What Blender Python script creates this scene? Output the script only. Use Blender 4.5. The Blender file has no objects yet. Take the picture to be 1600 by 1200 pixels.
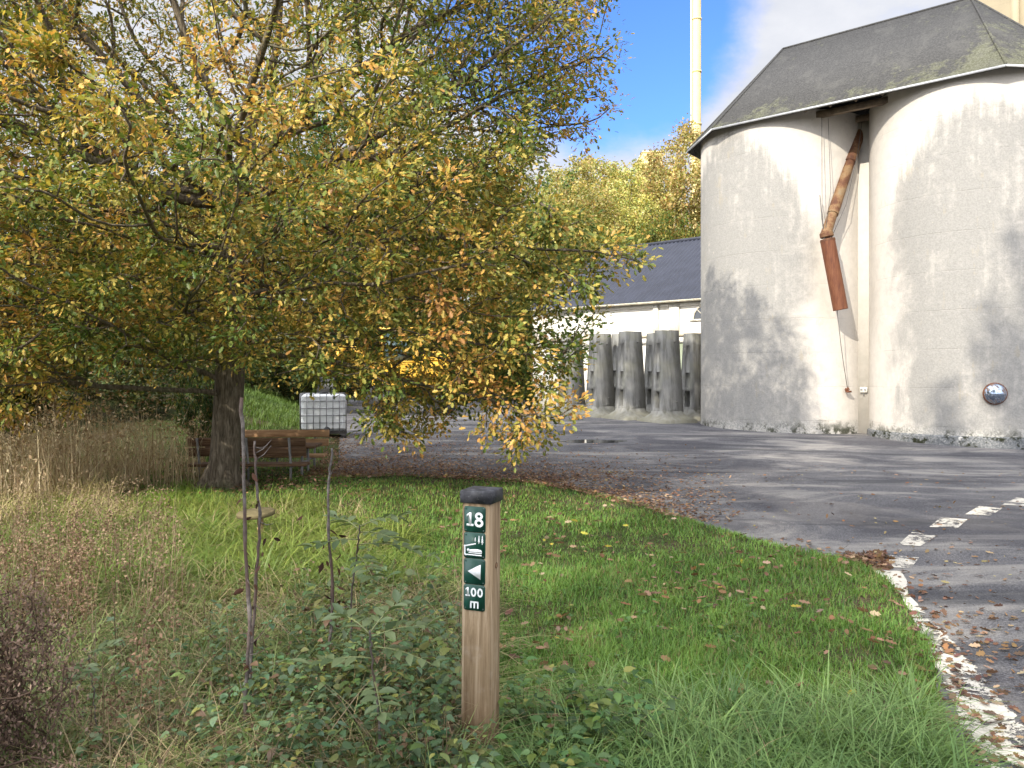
import bpy, bmesh, math, random
import numpy as np
from mathutils import Vector, Matrix, noise as mnoise
from mathutils.geometry import delaunay_2d_cdt
S = bpy.context.scene
COL = S.collection
rng = np.random.default_rng(7)
random.seed(7)
R = math.radians

# ------------------------------------------------------------------ camera
CAMZ = 1.6
cam = bpy.data.cameras.new('camera'); camo = bpy.data.objects.new('camera', cam); COL.objects.link(camo)
cam.sensor_width = 36; cam.lens = 27.0; cam.shift_y = -0.00625
cam.clip_start = 0.05; cam.clip_end = 3000
camo.location = (0, 0, CAMZ); camo.rotation_euler = (R(90), 0, 0)
S.camera = camo

# ------------------------------------------------------------------ light
SUN_EL, SUN_AZ = 30.0, 214.8          # azimuth clockwise from +Y
ce = math.cos(R(SUN_EL))
SUN = Vector((math.sin(R(SUN_AZ)) * ce, math.cos(R(SUN_AZ)) * ce, math.sin(R(SUN_EL))))
sl = bpy.data.lights.new('sun', 'SUN'); sl.energy = 3.1; sl.angle = R(0.5); sl.color = (1.0, 0.93, 0.80)
so = bpy.data.objects.new('sun', sl); COL.objects.link(so)
so.rotation_euler = SUN.to_track_quat('Z', 'Y').to_euler(); so.location = (-20, -30, 30)

W = bpy.data.worlds.new('World'); S.world = W; W.use_nodes = True
wt = W.node_tree; wt.nodes.clear()
def wn(t, **k):
    n = wt.nodes.new(t)
    for a, b in k.items(): setattr(n, a, b)
    return n
wo = wn('ShaderNodeOutputWorld'); bg = wn('ShaderNodeBackground'); bg.inputs[1].default_value = 0.15
sky = wn('ShaderNodeTexSky', sky_type='NISHITA', sun_disc=False, sun_elevation=R(SUN_EL), sun_rotation=R(SUN_AZ))
sky.air_density = 1.0; sky.dust_density = 0.3; sky.ozone_density = 2.5
tc = wn('ShaderNodeTexCoord')
def wmath(op, a, b=None, c=None):
    n = wn('ShaderNodeMath', operation=op)
    for i, v in enumerate((a, b, c)):
        if v is None: continue
        if isinstance(v, (int, float)): n.inputs[i].default_value = v
        else: wt.links.new(v, n.inputs[i])
    return n.outputs[0]
sep = wn('ShaderNodeSeparateXYZ'); wt.links.new(tc.outputs['Generated'], sep.inputs[0])
zz = wmath('ADD', wmath('MAXIMUM', sep.outputs[2], 0.0), 0.25)
comb = wn('ShaderNodeCombineXYZ')
wt.links.new(wmath('DIVIDE', sep.outputs[0], zz), comb.inputs[0]); wt.links.new(wmath('DIVIDE', sep.outputs[1], zz), comb.inputs[1])
n1 = wn('ShaderNodeTexNoise'); n1.inputs['Scale'].default_value = 1.15; n1.inputs['Detail'].default_value = 9; n1.inputs['Roughness'].default_value = 0.58
n1.inputs['Distortion'].default_value = 0.25
wt.links.new(comb.outputs[0], n1.inputs['Vector'])
n2 = wn('ShaderNodeTexNoise'); n2.inputs['Scale'].default_value = 4.0; n2.inputs['Detail'].default_value = 6; n2.inputs['Roughness'].default_value = 0.6
wt.links.new(comb.outputs[0], n2.inputs['Vector'])
# clear opening of blue sky towards one heading
vd = wn('ShaderNodeVectorMath', operation='DOT_PRODUCT')
bd = Vector((0.085, 1, 0.46)).normalized(); vd.inputs[1].default_value = bd
wt.links.new(tc.outputs['Generated'], vd.inputs[0])
clear = wn('ShaderNodeMapRange', interpolation_type='SMOOTHSTEP')
clear.inputs['From Min'].default_value = 0.970; clear.inputs['From Max'].default_value = 0.998
clear.inputs['To Min'].default_value = 0.22; clear.inputs['To Max'].default_value = -0.22
wt.links.new(vd.outputs['Value'], clear.inputs['Value'])
cm = wmath('ADD', wmath('ADD', n1.outputs['Fac'], clear.outputs[0]), wmath('MULTIPLY', wmath('SUBTRACT', n2.outputs['Fac'], 0.5), 0.25))
low = wn('ShaderNodeMapRange', interpolation_type='SMOOTHSTEP')      # more cloud low over the horizon
for k_, v_ in zip(('From Min', 'From Max', 'To Min', 'To Max'), (0.26, 0.40, 0.20, 0.0)): low.inputs[k_].default_value = v_
wt.links.new(sep.outputs[2], low.inputs['Value']); cm = wmath('ADD', cm, low.outputs[0])
cov = wn('ShaderNodeMapRange', interpolation_type='SMOOTHSTEP')
cov.inputs['From Min'].default_value = 0.42; cov.inputs['From Max'].default_value = 0.66
wt.links.new(cm, cov.inputs['Value'])
cr = wn('ShaderNodeMix', data_type='RGBA')
cr.inputs[6].default_value = (1.8, 1.95, 2.3, 1); cr.inputs[7].default_value = (3.5, 3.5, 3.6, 1)
wt.links.new(n2.outputs['Fac'], cr.inputs[0])
sd_ = wn('ShaderNodeVectorMath', operation='DOT_PRODUCT'); sd_.inputs[1].default_value = SUN
wt.links.new(tc.outputs['Generated'], sd_.inputs[0])
lit = wn('ShaderNodeMapRange', interpolation_type='SMOOTHSTEP')      # clouds on the sun's side of the sky are brighter
for k_, v_ in zip(('From Min', 'From Max', 'To Min', 'To Max'), (-0.1, 0.85, 1.0, 4.9)): lit.inputs[k_].default_value = v_
wt.links.new(sd_.outputs['Value'], lit.inputs['Value'])
crl = wn('ShaderNodeVectorMath', operation='SCALE'); wt.links.new(cr.outputs[2], crl.inputs[0]); wt.links.new(lit.outputs[0], crl.inputs['Scale'])
bl = wn('ShaderNodeMix', data_type='RGBA', blend_type='MULTIPLY'); bl.inputs[0].default_value = 1
bl.inputs[7].default_value = (0.43, 0.62, 1.05, 1)
wt.links.new(sky.outputs[0], bl.inputs[6])
mx = wn('ShaderNodeMix', data_type='RGBA')
wt.links.new(cov.outputs[0], mx.inputs[0]); wt.links.new(bl.outputs[2], mx.inputs[6]); wt.links.new(crl.outputs[0], mx.inputs[7])
wt.links.new(mx.outputs[2], bg.inputs[0]); wt.links.new(bg.outputs[0], wo.inputs[0])

S.view_settings.view_transform = 'Standard'; S.view_settings.look = 'None'
S.view_settings.exposure = 1.05; S.view_settings.gamma = 1; S.view_settings.use_curve_mapping = False
S.render.engine = 'CYCLES'
S.cycles.max_bounces = 7; S.cycles.diffuse_bounces = 3; S.cycles.glossy_bounces = 3; S.cycles.transmission_bounces = 4
S.cycles.transparent_max_bounces = 8; S.cycles.use_denoising = True; S.cycles.denoiser = 'OPENIMAGEDENOISE'; S.cycles.denoising_input_passes = 'RGB_ALBEDO_NORMAL'; S.cycles.denoising_prefilter = 'ACCURATE'; S.cycles.sample_clamp_indirect = 8

# ------------------------------------------------------------------ helpers: objects
def tag(o, label=None, cat=None, group=None, kind=None):
    if label: o['label'] = label
    if cat: o['category'] = cat
    if group: o['group'] = group
    if kind: o['kind'] = kind
    return o
def thing(name, label, cat, loc=(0, 0, 0), rz=0, group=None):
    o = bpy.data.objects.new(name, None); COL.objects.link(o)
    o.location = loc; o.rotation_euler = (0, 0, rz); o.empty_display_size = 0.2
    return tag(o, label, cat, group)
def mk(name, V, F, mat=None, parent=None, col=None, smooth=False, loc=None):
    """V (n,3); F: list of index tuples, or (k,m) int array of equal-size faces, or list of such arrays"""
    me = bpy.data.meshes.new(name)
    V = np.asarray(V, dtype=np.float32)
    if isinstance(F, np.ndarray): F = [F]
    if len(F) and isinstance(F[0], np.ndarray):
        li = np.concatenate([f.ravel() for f in F]).astype(np.int32)
        lt = np.concatenate([np.full(len(f), f.shape[1], np.int32) for f in F])
    else:
        li = np.array([i for f in F for i in f], np.int32); lt = np.array([len(f) for f in F], np.int32)
    ls = np.concatenate([[0], np.cumsum(lt)[:-1]]).astype(np.int32)
    me.vertices.add(len(V)); me.vertices.foreach_set('co', V.ravel())
    me.loops.add(len(li)); me.loops.foreach_set('vertex_index', li)
    me.polygons.add(len(lt)); me.polygons.foreach_set('loop_start', ls); me.polygons.foreach_set('loop_total', lt)
    if smooth: me.polygons.foreach_set('use_smooth', np.ones(len(lt), bool))
    me.update(calc_edges=True)
    if col is not None:
        a = me.color_attributes.new('Col', 'FLOAT_COLOR', 'POINT')
        c = np.ones((len(V), 4), np.float32); c[:, :3] = col
        a.data.foreach_set('color', c.ravel())
    o = bpy.data.objects.new(name, me); COL.objects.link(o)
    if mat: me.materials.append(mat)
    if parent: o.parent = parent
    if loc is not None: o.location = loc
    return o
class MB:
    def __init__(s): s.v = []; s.f = []; s.n = 0
    def add(s, V, F):
        V = np.asarray(V, float).reshape(-1, 3)
        s.v.append(V); s.f += [tuple(int(i) + s.n for i in f) for f in F]; s.n += len(V); return s
    def box(s, c, d, rz=0, taper=1.0, rx=0, ry=0, bev=0.0):
        c = np.array(c, float); hx, hy, hz = [q / 2 for q in d]
        if bev > 0:
            b = min(bev, hx * .9, hy * .9, hz * .9)
            ring = []
            for z, ins in ((-hz, b), (-hz + b, 0), (hz - b, 0), (hz, b)):
                x, y = hx - ins, hy - ins; e = b
                ring.append([(-x + (e if not ins else e), -y, z), (x - e, -y, z), (x, -y + e, z), (x, y - e, z), (x - e, y, z), (-x + e, y, z), (-x, y - e, z), (-x, -y + e, z)])
            V = np.array([p for r in ring for p in r]); F = [tuple(range(7, -1, -1)), tuple(range(24, 32))]
            for k in range(3):
                for i in range(8):
                    j = (i + 1) % 8; F.append((k * 8 + i, k * 8 + j, k * 8 + 8 + j, k * 8 + 8 + i))
        else:
            V = np.array([(-hx, -hy, -hz), (hx, -hy, -hz), (hx, hy, -hz), (-hx, hy, -hz),
                          (-hx * taper, -hy * taper, hz), (hx * taper, -hy * taper, hz), (hx * taper, hy * taper, hz), (-hx * taper, hy * taper, hz)])
            F = [(3, 2, 1, 0), (4, 5, 6, 7), (0, 1, 5, 4), (1, 2, 6, 5), (2, 3, 7, 6), (3, 0, 4, 7)]
        M = np.array(Matrix.Rotation(rz, 3, 'Z') @ Matrix.Rotation(ry, 3, 'Y') @ Matrix.Rotation(rx, 3, 'X'))
        return s.add(V @ M.T + c, F)
    def tube(s, pts, rad, n=8, caps=True):
        P = np.asarray(pts, float); m = len(P)
        rad = np.full(m, rad, float) if np.isscalar(rad) else np.asarray(rad, float)
        T = np.gradient(P, axis=0); T /= np.linalg.norm(T, axis=1)[:, None] + 1e-9
        ref = np.array([0, 0, 1.0]) if abs(T[0][2]) < .9 else np.array([1.0, 0, 0])
        u = np.cross(T[0], ref); u /= np.linalg.norm(u); V = []
        a = np.arange(n) * 2 * math.pi / n
        for i in range(m):
            u = u - T[i] * np.dot(u, T[i]); u /= np.linalg.norm(u) + 1e-9
            w = np.cross(T[i], u)
            V.append(P[i] + rad[i] * (np.cos(a)[:, None] * u + np.sin(a)[:, None] * w))
        F = []
        for i in range(m - 1):
            for k in range(n):
                j = (k + 1) % n; F.append((i * n + k, i * n + j, i * n + n + j, i * n + n + k))
        if caps: F += [tuple(range(n - 1, -1, -1)), tuple((m - 1) * n + k for k in range(n))]
        return s.add(np.concatenate(V), F)
    def lathe(s, prof, c=(0, 0, 0), n=32, axis='Z', caps=True):
        a = np.arange(n) * 2 * math.pi / n; V = []
        for r, z in prof: V.append(np.stack([r * np.cos(a), r * np.sin(a), np.full(n, z)], 1))
        V = np.concatenate(V)
        F = []
        for i in range(len(prof) - 1):
            for k in range(n):
                j = (k + 1) % n; F.append((i * n + k, i * n + j, i * n + n + j, i * n + n + k))
        if caps: F += [tuple(range(n - 1, -1, -1)), tuple((len(prof) - 1) * n + k for k in range(n))]
        if axis == 'Y': V = V[:, [0, 2, 1]] * np.array([1, -1, 1])
        if axis == 'X': V = V[:, [2, 1, 0]] * np.array([1, 1, -1])
        return s.add(V + np.array(c, float), F)
    def build(s, name, mat, parent=None, smooth=False, loc=None):
        return mk(name, np.concatenate(s.v), s.f, mat, parent, None, smooth, loc)
def autosmooth(o, ang=35):
    me = o.data; me.polygons.foreach_set('use_smooth', np.ones(len(me.polygons), bool))
    try: me.set_sharp_from_angle(angle=R(ang))
    except Exception: pass
    return o
def copy_thing(o, label=None, loc=None, rz=None, sc=None):
    c = o.copy(); COL.objects.link(c)
    for ch in o.children:
        k = ch.copy(); COL.objects.link(k); k.parent = c
        for g in ch.children:
            q = g.copy(); COL.objects.link(q); q.parent = k
    if label: c['label'] = label
    if loc is not None: c.location = loc
    if rz is not None: c.rotation_euler = (0, 0, rz)
    if sc is not None: c.scale = sc
    return c

# ------------------------------------------------------------------ helpers: materials
class NT:
    def __init__(s, name):
        s.m = bpy.data.materials.new(name); s.m.use_nodes = True; s.t = s.m.node_tree; s.t.nodes.clear()
        s.out = s.n('ShaderNodeOutputMaterial')
    def n(s, t, **k):
        q = s.t.nodes.new(t)
        for a, b in k.items(): setattr(q, a, b)
        return q
    def l(s, a, b): s.t.links.new(a, b)
    def setin(s, sock, v):
        if v is None: return
        if hasattr(v, 'is_output') or isinstance(v, bpy.types.NodeSocket): s.l(v, sock)
        else: sock.default_value = v
    def coord(s, k='Object'): return s.n('ShaderNodeTexCoord').outputs[k]
    def pos(s): return s.n('ShaderNodeNewGeometry').outputs['Position']
    def mapping(s, v, scale=(1, 1, 1), rot=(0, 0, 0), loc=(0, 0, 0)):
        q = s.n('ShaderNodeMapping'); s.l(v, q.inputs[0]); q.inputs['Scale'].default_value = scale; q.inputs['Rotation'].default_value = rot; q.inputs['Location'].default_value = loc
        return q.outputs[0]
    def noise(s, v, scale=5, detail=4, rough=.55, dist=0):
        q = s.n('ShaderNodeTexNoise'); s.l(v, q.inputs['Vector']); q.inputs['Scale'].default_value = scale; q.inputs['Detail'].default_value = detail
        q.inputs['Roughness'].default_value = rough; q.inputs['Distortion'].default_value = dist; return q.outputs['Fac']
    def voro(s, v, scale=5, feat='F1', out='Distance'):
        q = s.n('ShaderNodeTexVoronoi', feature=feat); s.l(v, q.inputs['Vector']); q.inputs['Scale'].default_value = scale; return q.outputs[out]
    def mr(s, v, a, b, c=0., d=1., smooth=True):
        q = s.n('ShaderNodeMapRange', interpolation_type='SMOOTHSTEP' if smooth else 'LINEAR'); s.setin(q.inputs['Value'], v)
        for i, x in zip(('From Min', 'From Max', 'To Min', 'To Max'), (a, b, c, d)): s.setin(q.inputs[i], x)
        return q.outputs[0]
    def math(s, op, a, b=None):
        q = s.n('ShaderNodeMath', operation=op); s.setin(q.inputs[0], a); s.setin(q.inputs[1], b); return q.outputs[0]
    def mix(s, f, a, b, mode='MIX'):
        q = s.n('ShaderNodeMix', data_type='RGBA', blend_type=mode); s.setin(q.inputs[0], f)
        for i, x in ((6, a), (7, b)):
            if isinstance(x, (tuple, list)): x = (*x[:3], 1)
            s.setin(q.inputs[i], x)
        return q.outputs[2]
    def ramp(s, f, stops):
        q = s.n('ShaderNodeValToRGB'); s.l(f, q.inputs[0]); e = q.color_ramp.elements
        while len(e) < len(stops): e.new(.5)
        for x, (p, c) in zip(e, stops): x.position = p; x.color = (*c, 1)
        return q.outputs[0]
    def bump(s, h, strength=.3, dist=.02):
        q = s.n('ShaderNodeBump'); s.l(h, q.inputs['Height']); q.inputs['Strength'].default_value = strength; q.inputs['Distance'].default_value = dist; return q.outputs[0]
    def sepz(s, v):
        q = s.n('ShaderNodeSeparateXYZ'); s.l(v, q.inputs[0]); return q.outputs
    def bsdf(s, col, rough=.7, normal=None, metal=0., spec=.3, **kw):
        q = s.n('ShaderNodeBsdfPrincipled')
        if isinstance(col, (tuple, list)): col = (*col[:3], 1)
        s.setin(q.inputs['Base Color'], col); s.setin(q.inputs['Roughness'], rough); s.setin(q.inputs['Metallic'], metal)
        q.inputs['Specular IOR Level'].default_value = spec
        if normal is not None: s.l(normal, q.inputs['Normal'])
        for k, v in kw.items(): s.setin(q.inputs[k], v)
        s.l(q.outputs[0], s.out.inputs[0]); return q
def simple(name, c, rough=.6, metal=0., var=.25, scale=6., bump=.15, spec=.3):
    t = NT(name); v = t.coord(); f = t.noise(v, scale, 5, .6)
    g = t.noise(v, scale * 9, 3, .6)
    a = tuple(x * (1 - var) for x in c); b = tuple(min(1, x * (1 + var)) for x in c)
    cc = t.mix(t.mr(f, .3, .7), a, b); cc = t.mix(t.mr(g, .45, .75, 0, .35), cc, tuple(x * .6 for x in c))
    t.bsdf(cc, rough, t.bump(g, bump, .01), metal, spec); return t.m
def leafmat(name, trans=.45, objvar=0., rough=.5, gloss=.25):
    t = NT(name)
    a = t.n('ShaderNodeAttribute', attribute_name='Col'); c = a.outputs['Color']
    if objvar:
        oi = t.n('ShaderNodeObjectInfo')
        hs = t.n('ShaderNodeHueSaturation'); t.l(c, hs.inputs['Color'])
        t.l(t.mr(oi.outputs['Random'], 0, 1, .5 - objvar, .5 + objvar, False), hs.inputs['Hue'])
        q = t.math('FRACT', t.math('MULTIPLY', oi.outputs['Random'], 7.13))
        t.l(t.mr(q, 0, 1, .8, 1.25, False), hs.inputs['Value']); c = hs.outputs[0]
    p = t.bsdf(c, rough, None, 0, gloss)
    tr = t.n('ShaderNodeBsdfTranslucent'); t.l(t.mix(1.0, c, (1.0, 1.0, .55), 'MULTIPLY'), tr.inputs[0])
    m = t.n('ShaderNodeMixShader'); m.inputs[0].default_value = trans
    t.l(p.outputs[0], m.inputs[1]); t.l(tr.outputs[0], m.inputs[2]); t.l(m.outputs[0], t.out.inputs[0]); return t.m

M = {}
M['leaf'] = leafmat('oak_leaf', .38, 0, .42, .3)
M['farleaf'] = leafmat('far_leaf', .35, .018)
M['grass'] = leafmat('grass_blade', .35, 0, .45, .3)
M['weed'] = leafmat('weed_leaf', .3, 0, .4, .35)
M['dry'] = leafmat('dry_leaf', .2, 0, .8, .1)
# bark
t = NT('bark'); v = t.coord(); f = t.noise(t.mapping(v, (9, 9, 1.6)), 3, 6, .65, .6); g = t.noise(v, 1.2, 4)
c = t.ramp(f, [(.3, (.035, .028, .020)), (.5, (.13, .105, .075)), (.72, (.27, .23, .175))])
c = t.mix(t.mr(g, .5, .7, 0, .45), c, (.085, .10, .045))
t.bsdf(c, .9, t.bump(f, .9, .03), 0, .15); M['bark'] = t.m
t = NT('pale_bark'); v = t.coord(); f = t.noise(t.mapping(v, (4, 4, 9)), 1.5, 5, .6)
t.bsdf(t.ramp(f, [(.35, (.09, .075, .055)), (.55, (.28, .25, .20)), (.7, (.42, .39, .33))]), .85, t.bump(f, .3, .02)); M['palebark'] = t.m

# ------------------------------------------------------------------ terrain
def sst(a, b, x):
    q = np.clip((np.asarray(x, float) - a) / (b - a), 0, 1); return q * q * (3 - 2 * q)
PATHY = [12, 15, 21, 32, 46]; PATHX = [-3.1, -3.4, -4.7, -7.5, -11]
def base_h(x, y):
    x = np.asarray(x, float); y = np.asarray(y, float)
    z = .02 * np.clip(y - 14, 0, 14) - .018 * np.clip(x - 6, -2, 8) * sst(8, 14, y)
    z = z - .12 * sst(-1.5, -3.5, x) * sst(8, 11.5, y) * (1 - sst(15, 19, y))
    xe = np.interp(y, PATHY, PATHX); tt = np.clip(xe - .6 - x, 0, 60)
    z = z + np.where(tt < 3, .36 * tt, 1.08 + .045 * (tt - 3)) * sst(15, 21, y)
    z = z + .16 * np.clip(y - 46, 0, 70)
    z = z - .10 * sst(-2.5, -6, x) * (1 - sst(6, 10, y))
    return z
EDGE = [(.9, -40), (1.0, -4), (1.25, 0.6), (1.62, 2.2), (1.86, 3.25), (2.07, 3.76), (2.34, 4.25), (2.52, 4.68), (2.70, 5.15), (2.86, 5.65), (2.98, 6.1), (2.93, 6.6), (2.72, 7.0),
        (2.46, 7.38), (2.05, 8.4), (1.6, 9.6), (1.05, 10.6), (.47, 11.3), (-.6, 11.9), (-1.8, 12.25), (-3.1, 12.5), (-3.4, 15), (-4.7, 21), (-7.5, 32), (-11, 46)]
LAWN = np.array(EDGE + [(-200, 46), (-200, -40)])
def inside(poly, x, y):
    x = np.asarray(x, float); y = np.asarray(y, float); r = np.zeros(x.shape, bool); n = len(poly)
    for i in range(n):
        x1, y1 = poly[i]; x2, y2 = poly[(i + 1) % n]
        c = ((y1 > y) != (y2 > y)); xi = (x2 - x1) * (y - y1) / ((y2 - y1) if y2 != y1 else 1e-9) + x1
        r ^= c & (x < xi)
    return r
def edge_dist(x, y):
    x = np.asarray(x, float); y = np.asarray(y, float); d = np.full(x.shape, 1e9)
    for (x1, y1), (x2, y2) in zip(EDGE[:-1], EDGE[1:]):
        dx, dy = x2 - x1, y2 - y1; q = np.clip(((x - x1) * dx + (y - y1) * dy) / (dx * dx + dy * dy), 0, 1)
        d = np.minimum(d, np.hypot(x - x1 - q * dx, y - y1 - q * dy))
    return np.where(inside(LAWN, x, y), d, -d)
def vnoise(x, y, s=1., seed=0.):
    return np.array([mnoise.noise(Vector((a * s, b * s, seed))) for a, b in zip(np.ravel(x), np.ravel(y))]).reshape(np.shape(x))
def ground_h(x, y):
    sd = edge_dist(x, y)
    z = base_h(x, y) + -.10 + .14 * sst(-.30, .16, sd)
    z = np.where((np.asarray(y) > 45) & (sd < 0), base_h(x, y) + .02, z)
    return z
xs = np.concatenate([-np.geomspace(900, 13, 34), np.arange(-12, 6.01, .16), np.geomspace(6.6, 900, 36)])
ys = np.concatenate([-np.geomspace(900, 2, 22), np.arange(-1, 15.01, .16), np.geomspace(15.5, 1200, 44)])
X, Y = np.meshgrid(xs, ys); Z = ground_h(X, Y)
near = (np.abs(X) < 14) & (Y > 0) & (Y < 16)
Z = Z + np.where(near & (edge_dist(X, Y) > .2), .03 * vnoise(X, Y, 1.3) + .05 * vnoise(X, Y, .5, 3.), 0)
nx, ny = len(xs), len(ys); I = np.arange(nx * ny).reshape(ny, nx)
F = np.stack([I[:-1, :-1], I[:-1, 1:], I[1:, 1:], I[1:, :-1]], -1).reshape(-1, 4)
t = NT('soil_and_turf'); v = t.pos(); f = t.noise(v, .6, 5); g = t.noise(v, 9, 5, .65); h = t.noise(v, 45, 3, .6)
c = t.ramp(g, [(.3, (.022, .020, .012)), (.5, (.045, .055, .018)), (.7, (.075, .085, .028))])
c = t.mix(t.mr(f, .45, .65), c, t.ramp(h, [(.35, (.03, .022, .014)), (.65, (.11, .085, .05))]))
t.bsdf(c, .95, t.bump(g, .8, .06), 0, .1)
tag(mk('ground', np.stack([X, Y, Z], -1).reshape(-1, 3), F, t.m, smooth=True), kind='structure')

# asphalt yard and road
pts = []; 
for (a, b), (c_, d_) in zip(EDGE[:-1], EDGE[1:]):
    L = math.hypot(c_ - a, d_ - b); k = max(1, int(L / .25)) if b > -2 and b < 22 else 1
    for i in range(k): pts.append((a + (c_ - a) * i / k, b + (d_ - b) * i / k))
pts = [(x - .0 + .035 * mnoise.noise(Vector((x * 4, y * 4, 0))), y + .035 * mnoise.noise(Vector((x * 4, y * 4, 9)))) for x, y in pts]
border = pts + [(-11, 46), (20, 46), (70, 46), (70, -40)]
# overlap a little under the turf
inner = []
for gx in np.arange(-11, 45, 1.0):
    for gy in np.arange(-6, 46, 1.0):
        if edge_dist(np.array(gx), np.array(gy)) < -.3: inner.append((gx, gy))
nb = len(border)
rv = delaunay_2d_cdt([Vector(p) for p in border + inner], [(i, (i + 1) % nb) for i in range(nb)], [], 1, 1e-4)
V2 = np.array([(p.x, p.y) for p in rv[0]]); F2 = [tuple(f) for f in rv[2]]
V3 = np.column_stack([V2, base_h(V2[:, 0], V2[:, 1])])
D_ = np.array((.773, -.634)); N_ = np.array((-.634, -.773))
t = NT('worn_asphalt'); v = t.pos()
ag = t.voro(v, 75); ag2 = t.noise(v, 60, 3, .7); f = t.noise(v, .45, 7, .65, .9)
st = t.noise(t.mapping(v, (.22, .62, 1), (0, 0, R(22))), 1.3, 8, .68, 1.4)
base = t.ramp(ag2, [(.30, (.030, .029, .033)), (.5, (.088, .085, .091)), (.72, (.25, .243, .245))])
base = t.mix(t.mr(ag, .0, .38, .6, 0), base, (.25, .245, .245)); ag3 = t.noise(v, 22, 4, .7); base = t.mix(t.mr(ag3, .50, .68, 0, .5), base, (.035, .034, .038))
wide = t.mix(t.mr(st, .46, .62, 0, .62), base, (.30, .28, .25))
c = t.mix(t.mr(f, .40, .54, .8, 0), wide, t.mix(1, wide, (.48, .48, .53), 'MULTIPLY'))
# old patch repair strips, running along the silo row
s2 = t.noise(t.mapping(v, (.10, .8, 1), (0, 0, R(16))), .9, 5, .55, .8)
c = t.mix(t.mr(s2, .59, .65, 0, .6), c, (.030, .031, .036))
pass
wet = t.mr(t.noise(v, .35, 4, .6, .6), .54, .66)
rough = t.mr(wet, 0, 1, .82, .42)
t.bsdf(c, rough, t.bump(t.math('ADD', ag2, t.math('MULTIPLY', ag, -.8)), .8, .016), 0, .35)
M['asphalt'] = t.m
tag(mk('asphalt_road', V3, F2, t.m, smooth=True), kind='structure')
def P(px, depth, z): return (float((px - 800) / 1200 * depth), float(depth), float(z))
def G(px, py, it=3):
    d = 10.
    for _ in range(12):
        z = float(base_h((px - 800) / 1200 * d, d)); d = min(80, (CAMZ - z) * 1200 / (py - 590))
    return ((px - 800) / 1200 * d, d, z)

# road paint
t = NT('worn_white_paint'); v = t.pos(); f = t.noise(v, 4.5, 8, .78, .6); g = t.noise(v, 60, 3, .7)
at = t.n('ShaderNodeAttribute', attribute_name='Col'); wear = t.sepz(at.outputs['Color'])[0]
c = t.mix(t.mr(g, .4, .7, 0, .5), (.56, .52, .44), (.34, .31, .26))
p = t.bsdf(c, .7, None, 0, .25); tr = t.n('ShaderNodeBsdfTransparent'); m = t.n('ShaderNodeMixShader')
q = t.math('ADD', t.math('MULTIPLY', t.math('SUBTRACT', f, .5), 2.6), wear)
q = t.math('ADD', q, t.math('MULTIPLY', t.math('SUBTRACT', g, .5), .7))
t.l(t.mr(q, .38, .50), m.inputs[0]); t.l(tr.outputs[0], m.inputs[1]); t.l(p.outputs[0], m.inputs[2]); t.l(m.outputs[0], t.out.inputs[0])
M['paint'] = t.m
DASH = [[(1376, 887), (1424, 888), (1436, 872), (1390, 868)], [(1403, 852), (1438, 854), (1466, 836), (1425, 832)],
        [(1452, 824), (1496, 826), (1512, 812), (1470, 809)], [(1508, 804), (1548, 806), (1566, 795), (1530, 791)], [(1566, 789), (1604, 791), (1622, 781), (1588, 778)]]
for dq in DASH:
    q = [np.array(G(*p)) for p in dq]; V = []; Fq = []; n = 6
    for i in range(n + 1):
        for j in range(n + 1):
            a, b = i / n, j / n; p = (q[0] * (1 - a) + q[1] * a) * (1 - b) + (q[3] * (1 - a) + q[2] * a) * b
            V.append((p[0], p[1], float(base_h(p[0], p[1])) + .005))
    for i in range(n):
        for j in range(n): Fq.append((i * (n + 1) + j, (i + 1) * (n + 1) + j, (i + 1) * (n + 1) + j + 1, i * (n + 1) + j + 1))
    tag(mk('road_marking', V, Fq, M['paint'], col=np.full((len(V), 3), .50)), kind='structure')
Lp = [(1362, 892), (1385, 905), (1408, 930), (1420, 960), (1440, 1000), (1462, 1045), (1484, 1090), (1502, 1140), (1528, 1200), (1570, 1300), (1640, 1480)]
Rp = [(1408, 893), (1417, 908), (1419, 930), (1452, 962), (1490, 1000), (1528, 1045), (1560, 1090), (1610, 1140), (1680, 1200), (1790, 1300), (1980, 1480)]
V = []; cw = []; Fq = []; nc = 8; sub = 5; rows = []
for k in range(len(Lp) - 1):
    for s_ in range(sub):
        w = s_ / sub
        rows.append((np.array(G(*Lp[k])) * (1 - w) + np.array(G(*Lp[k + 1])) * w, np.array(G(*Rp[k])) * (1 - w) + np.array(G(*Rp[k + 1])) * w, (k + w)))
for (a, b, kk) in rows:
    for j in range(nc + 1):
        p = a + (b - a) * j / nc
        wr = (.80 if kk < 2.6 else .53 - .10 * (j / nc) ** 1.3) - (.0 if 0 < j < nc else .25)
        V.append((p[0], p[1], float(base_h(p[0], p[1])) + .005)); cw.append((wr,) * 3)
for i in range(len(rows) - 1):
    for j in range(nc): a = i * (nc + 1) + j; Fq.append((a, a + 1, a + nc + 2, a + nc + 1))
tag(mk('road_edge_line', V, Fq, M['paint'], col=np.array(cw)), kind='structure')
# puddle
t = NT('puddle_water'); t.bsdf((.02, .022, .025), .04, None, 0, .6)
c0 = np.array(G(925, 690)); V = [c0 + (0, 0, .006)]; n = 40
for i in range(n):
    a = i / n * 2 * math.pi; r = 1 + .35 * mnoise.noise(Vector((math.cos(a) * 1.5, math.sin(a) * 1.5, 2)))
    x, y = c0[0] + .75 * r * math.cos(a), c0[1] + .35 * r * math.sin(a); V.append((x, y, float(base_h(x, y)) + .006))
tag(mk('puddle', V, [(0, 1 + i, 1 + (i + 1) % n) for i in range(n)], t.m), kind='structure')

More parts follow.
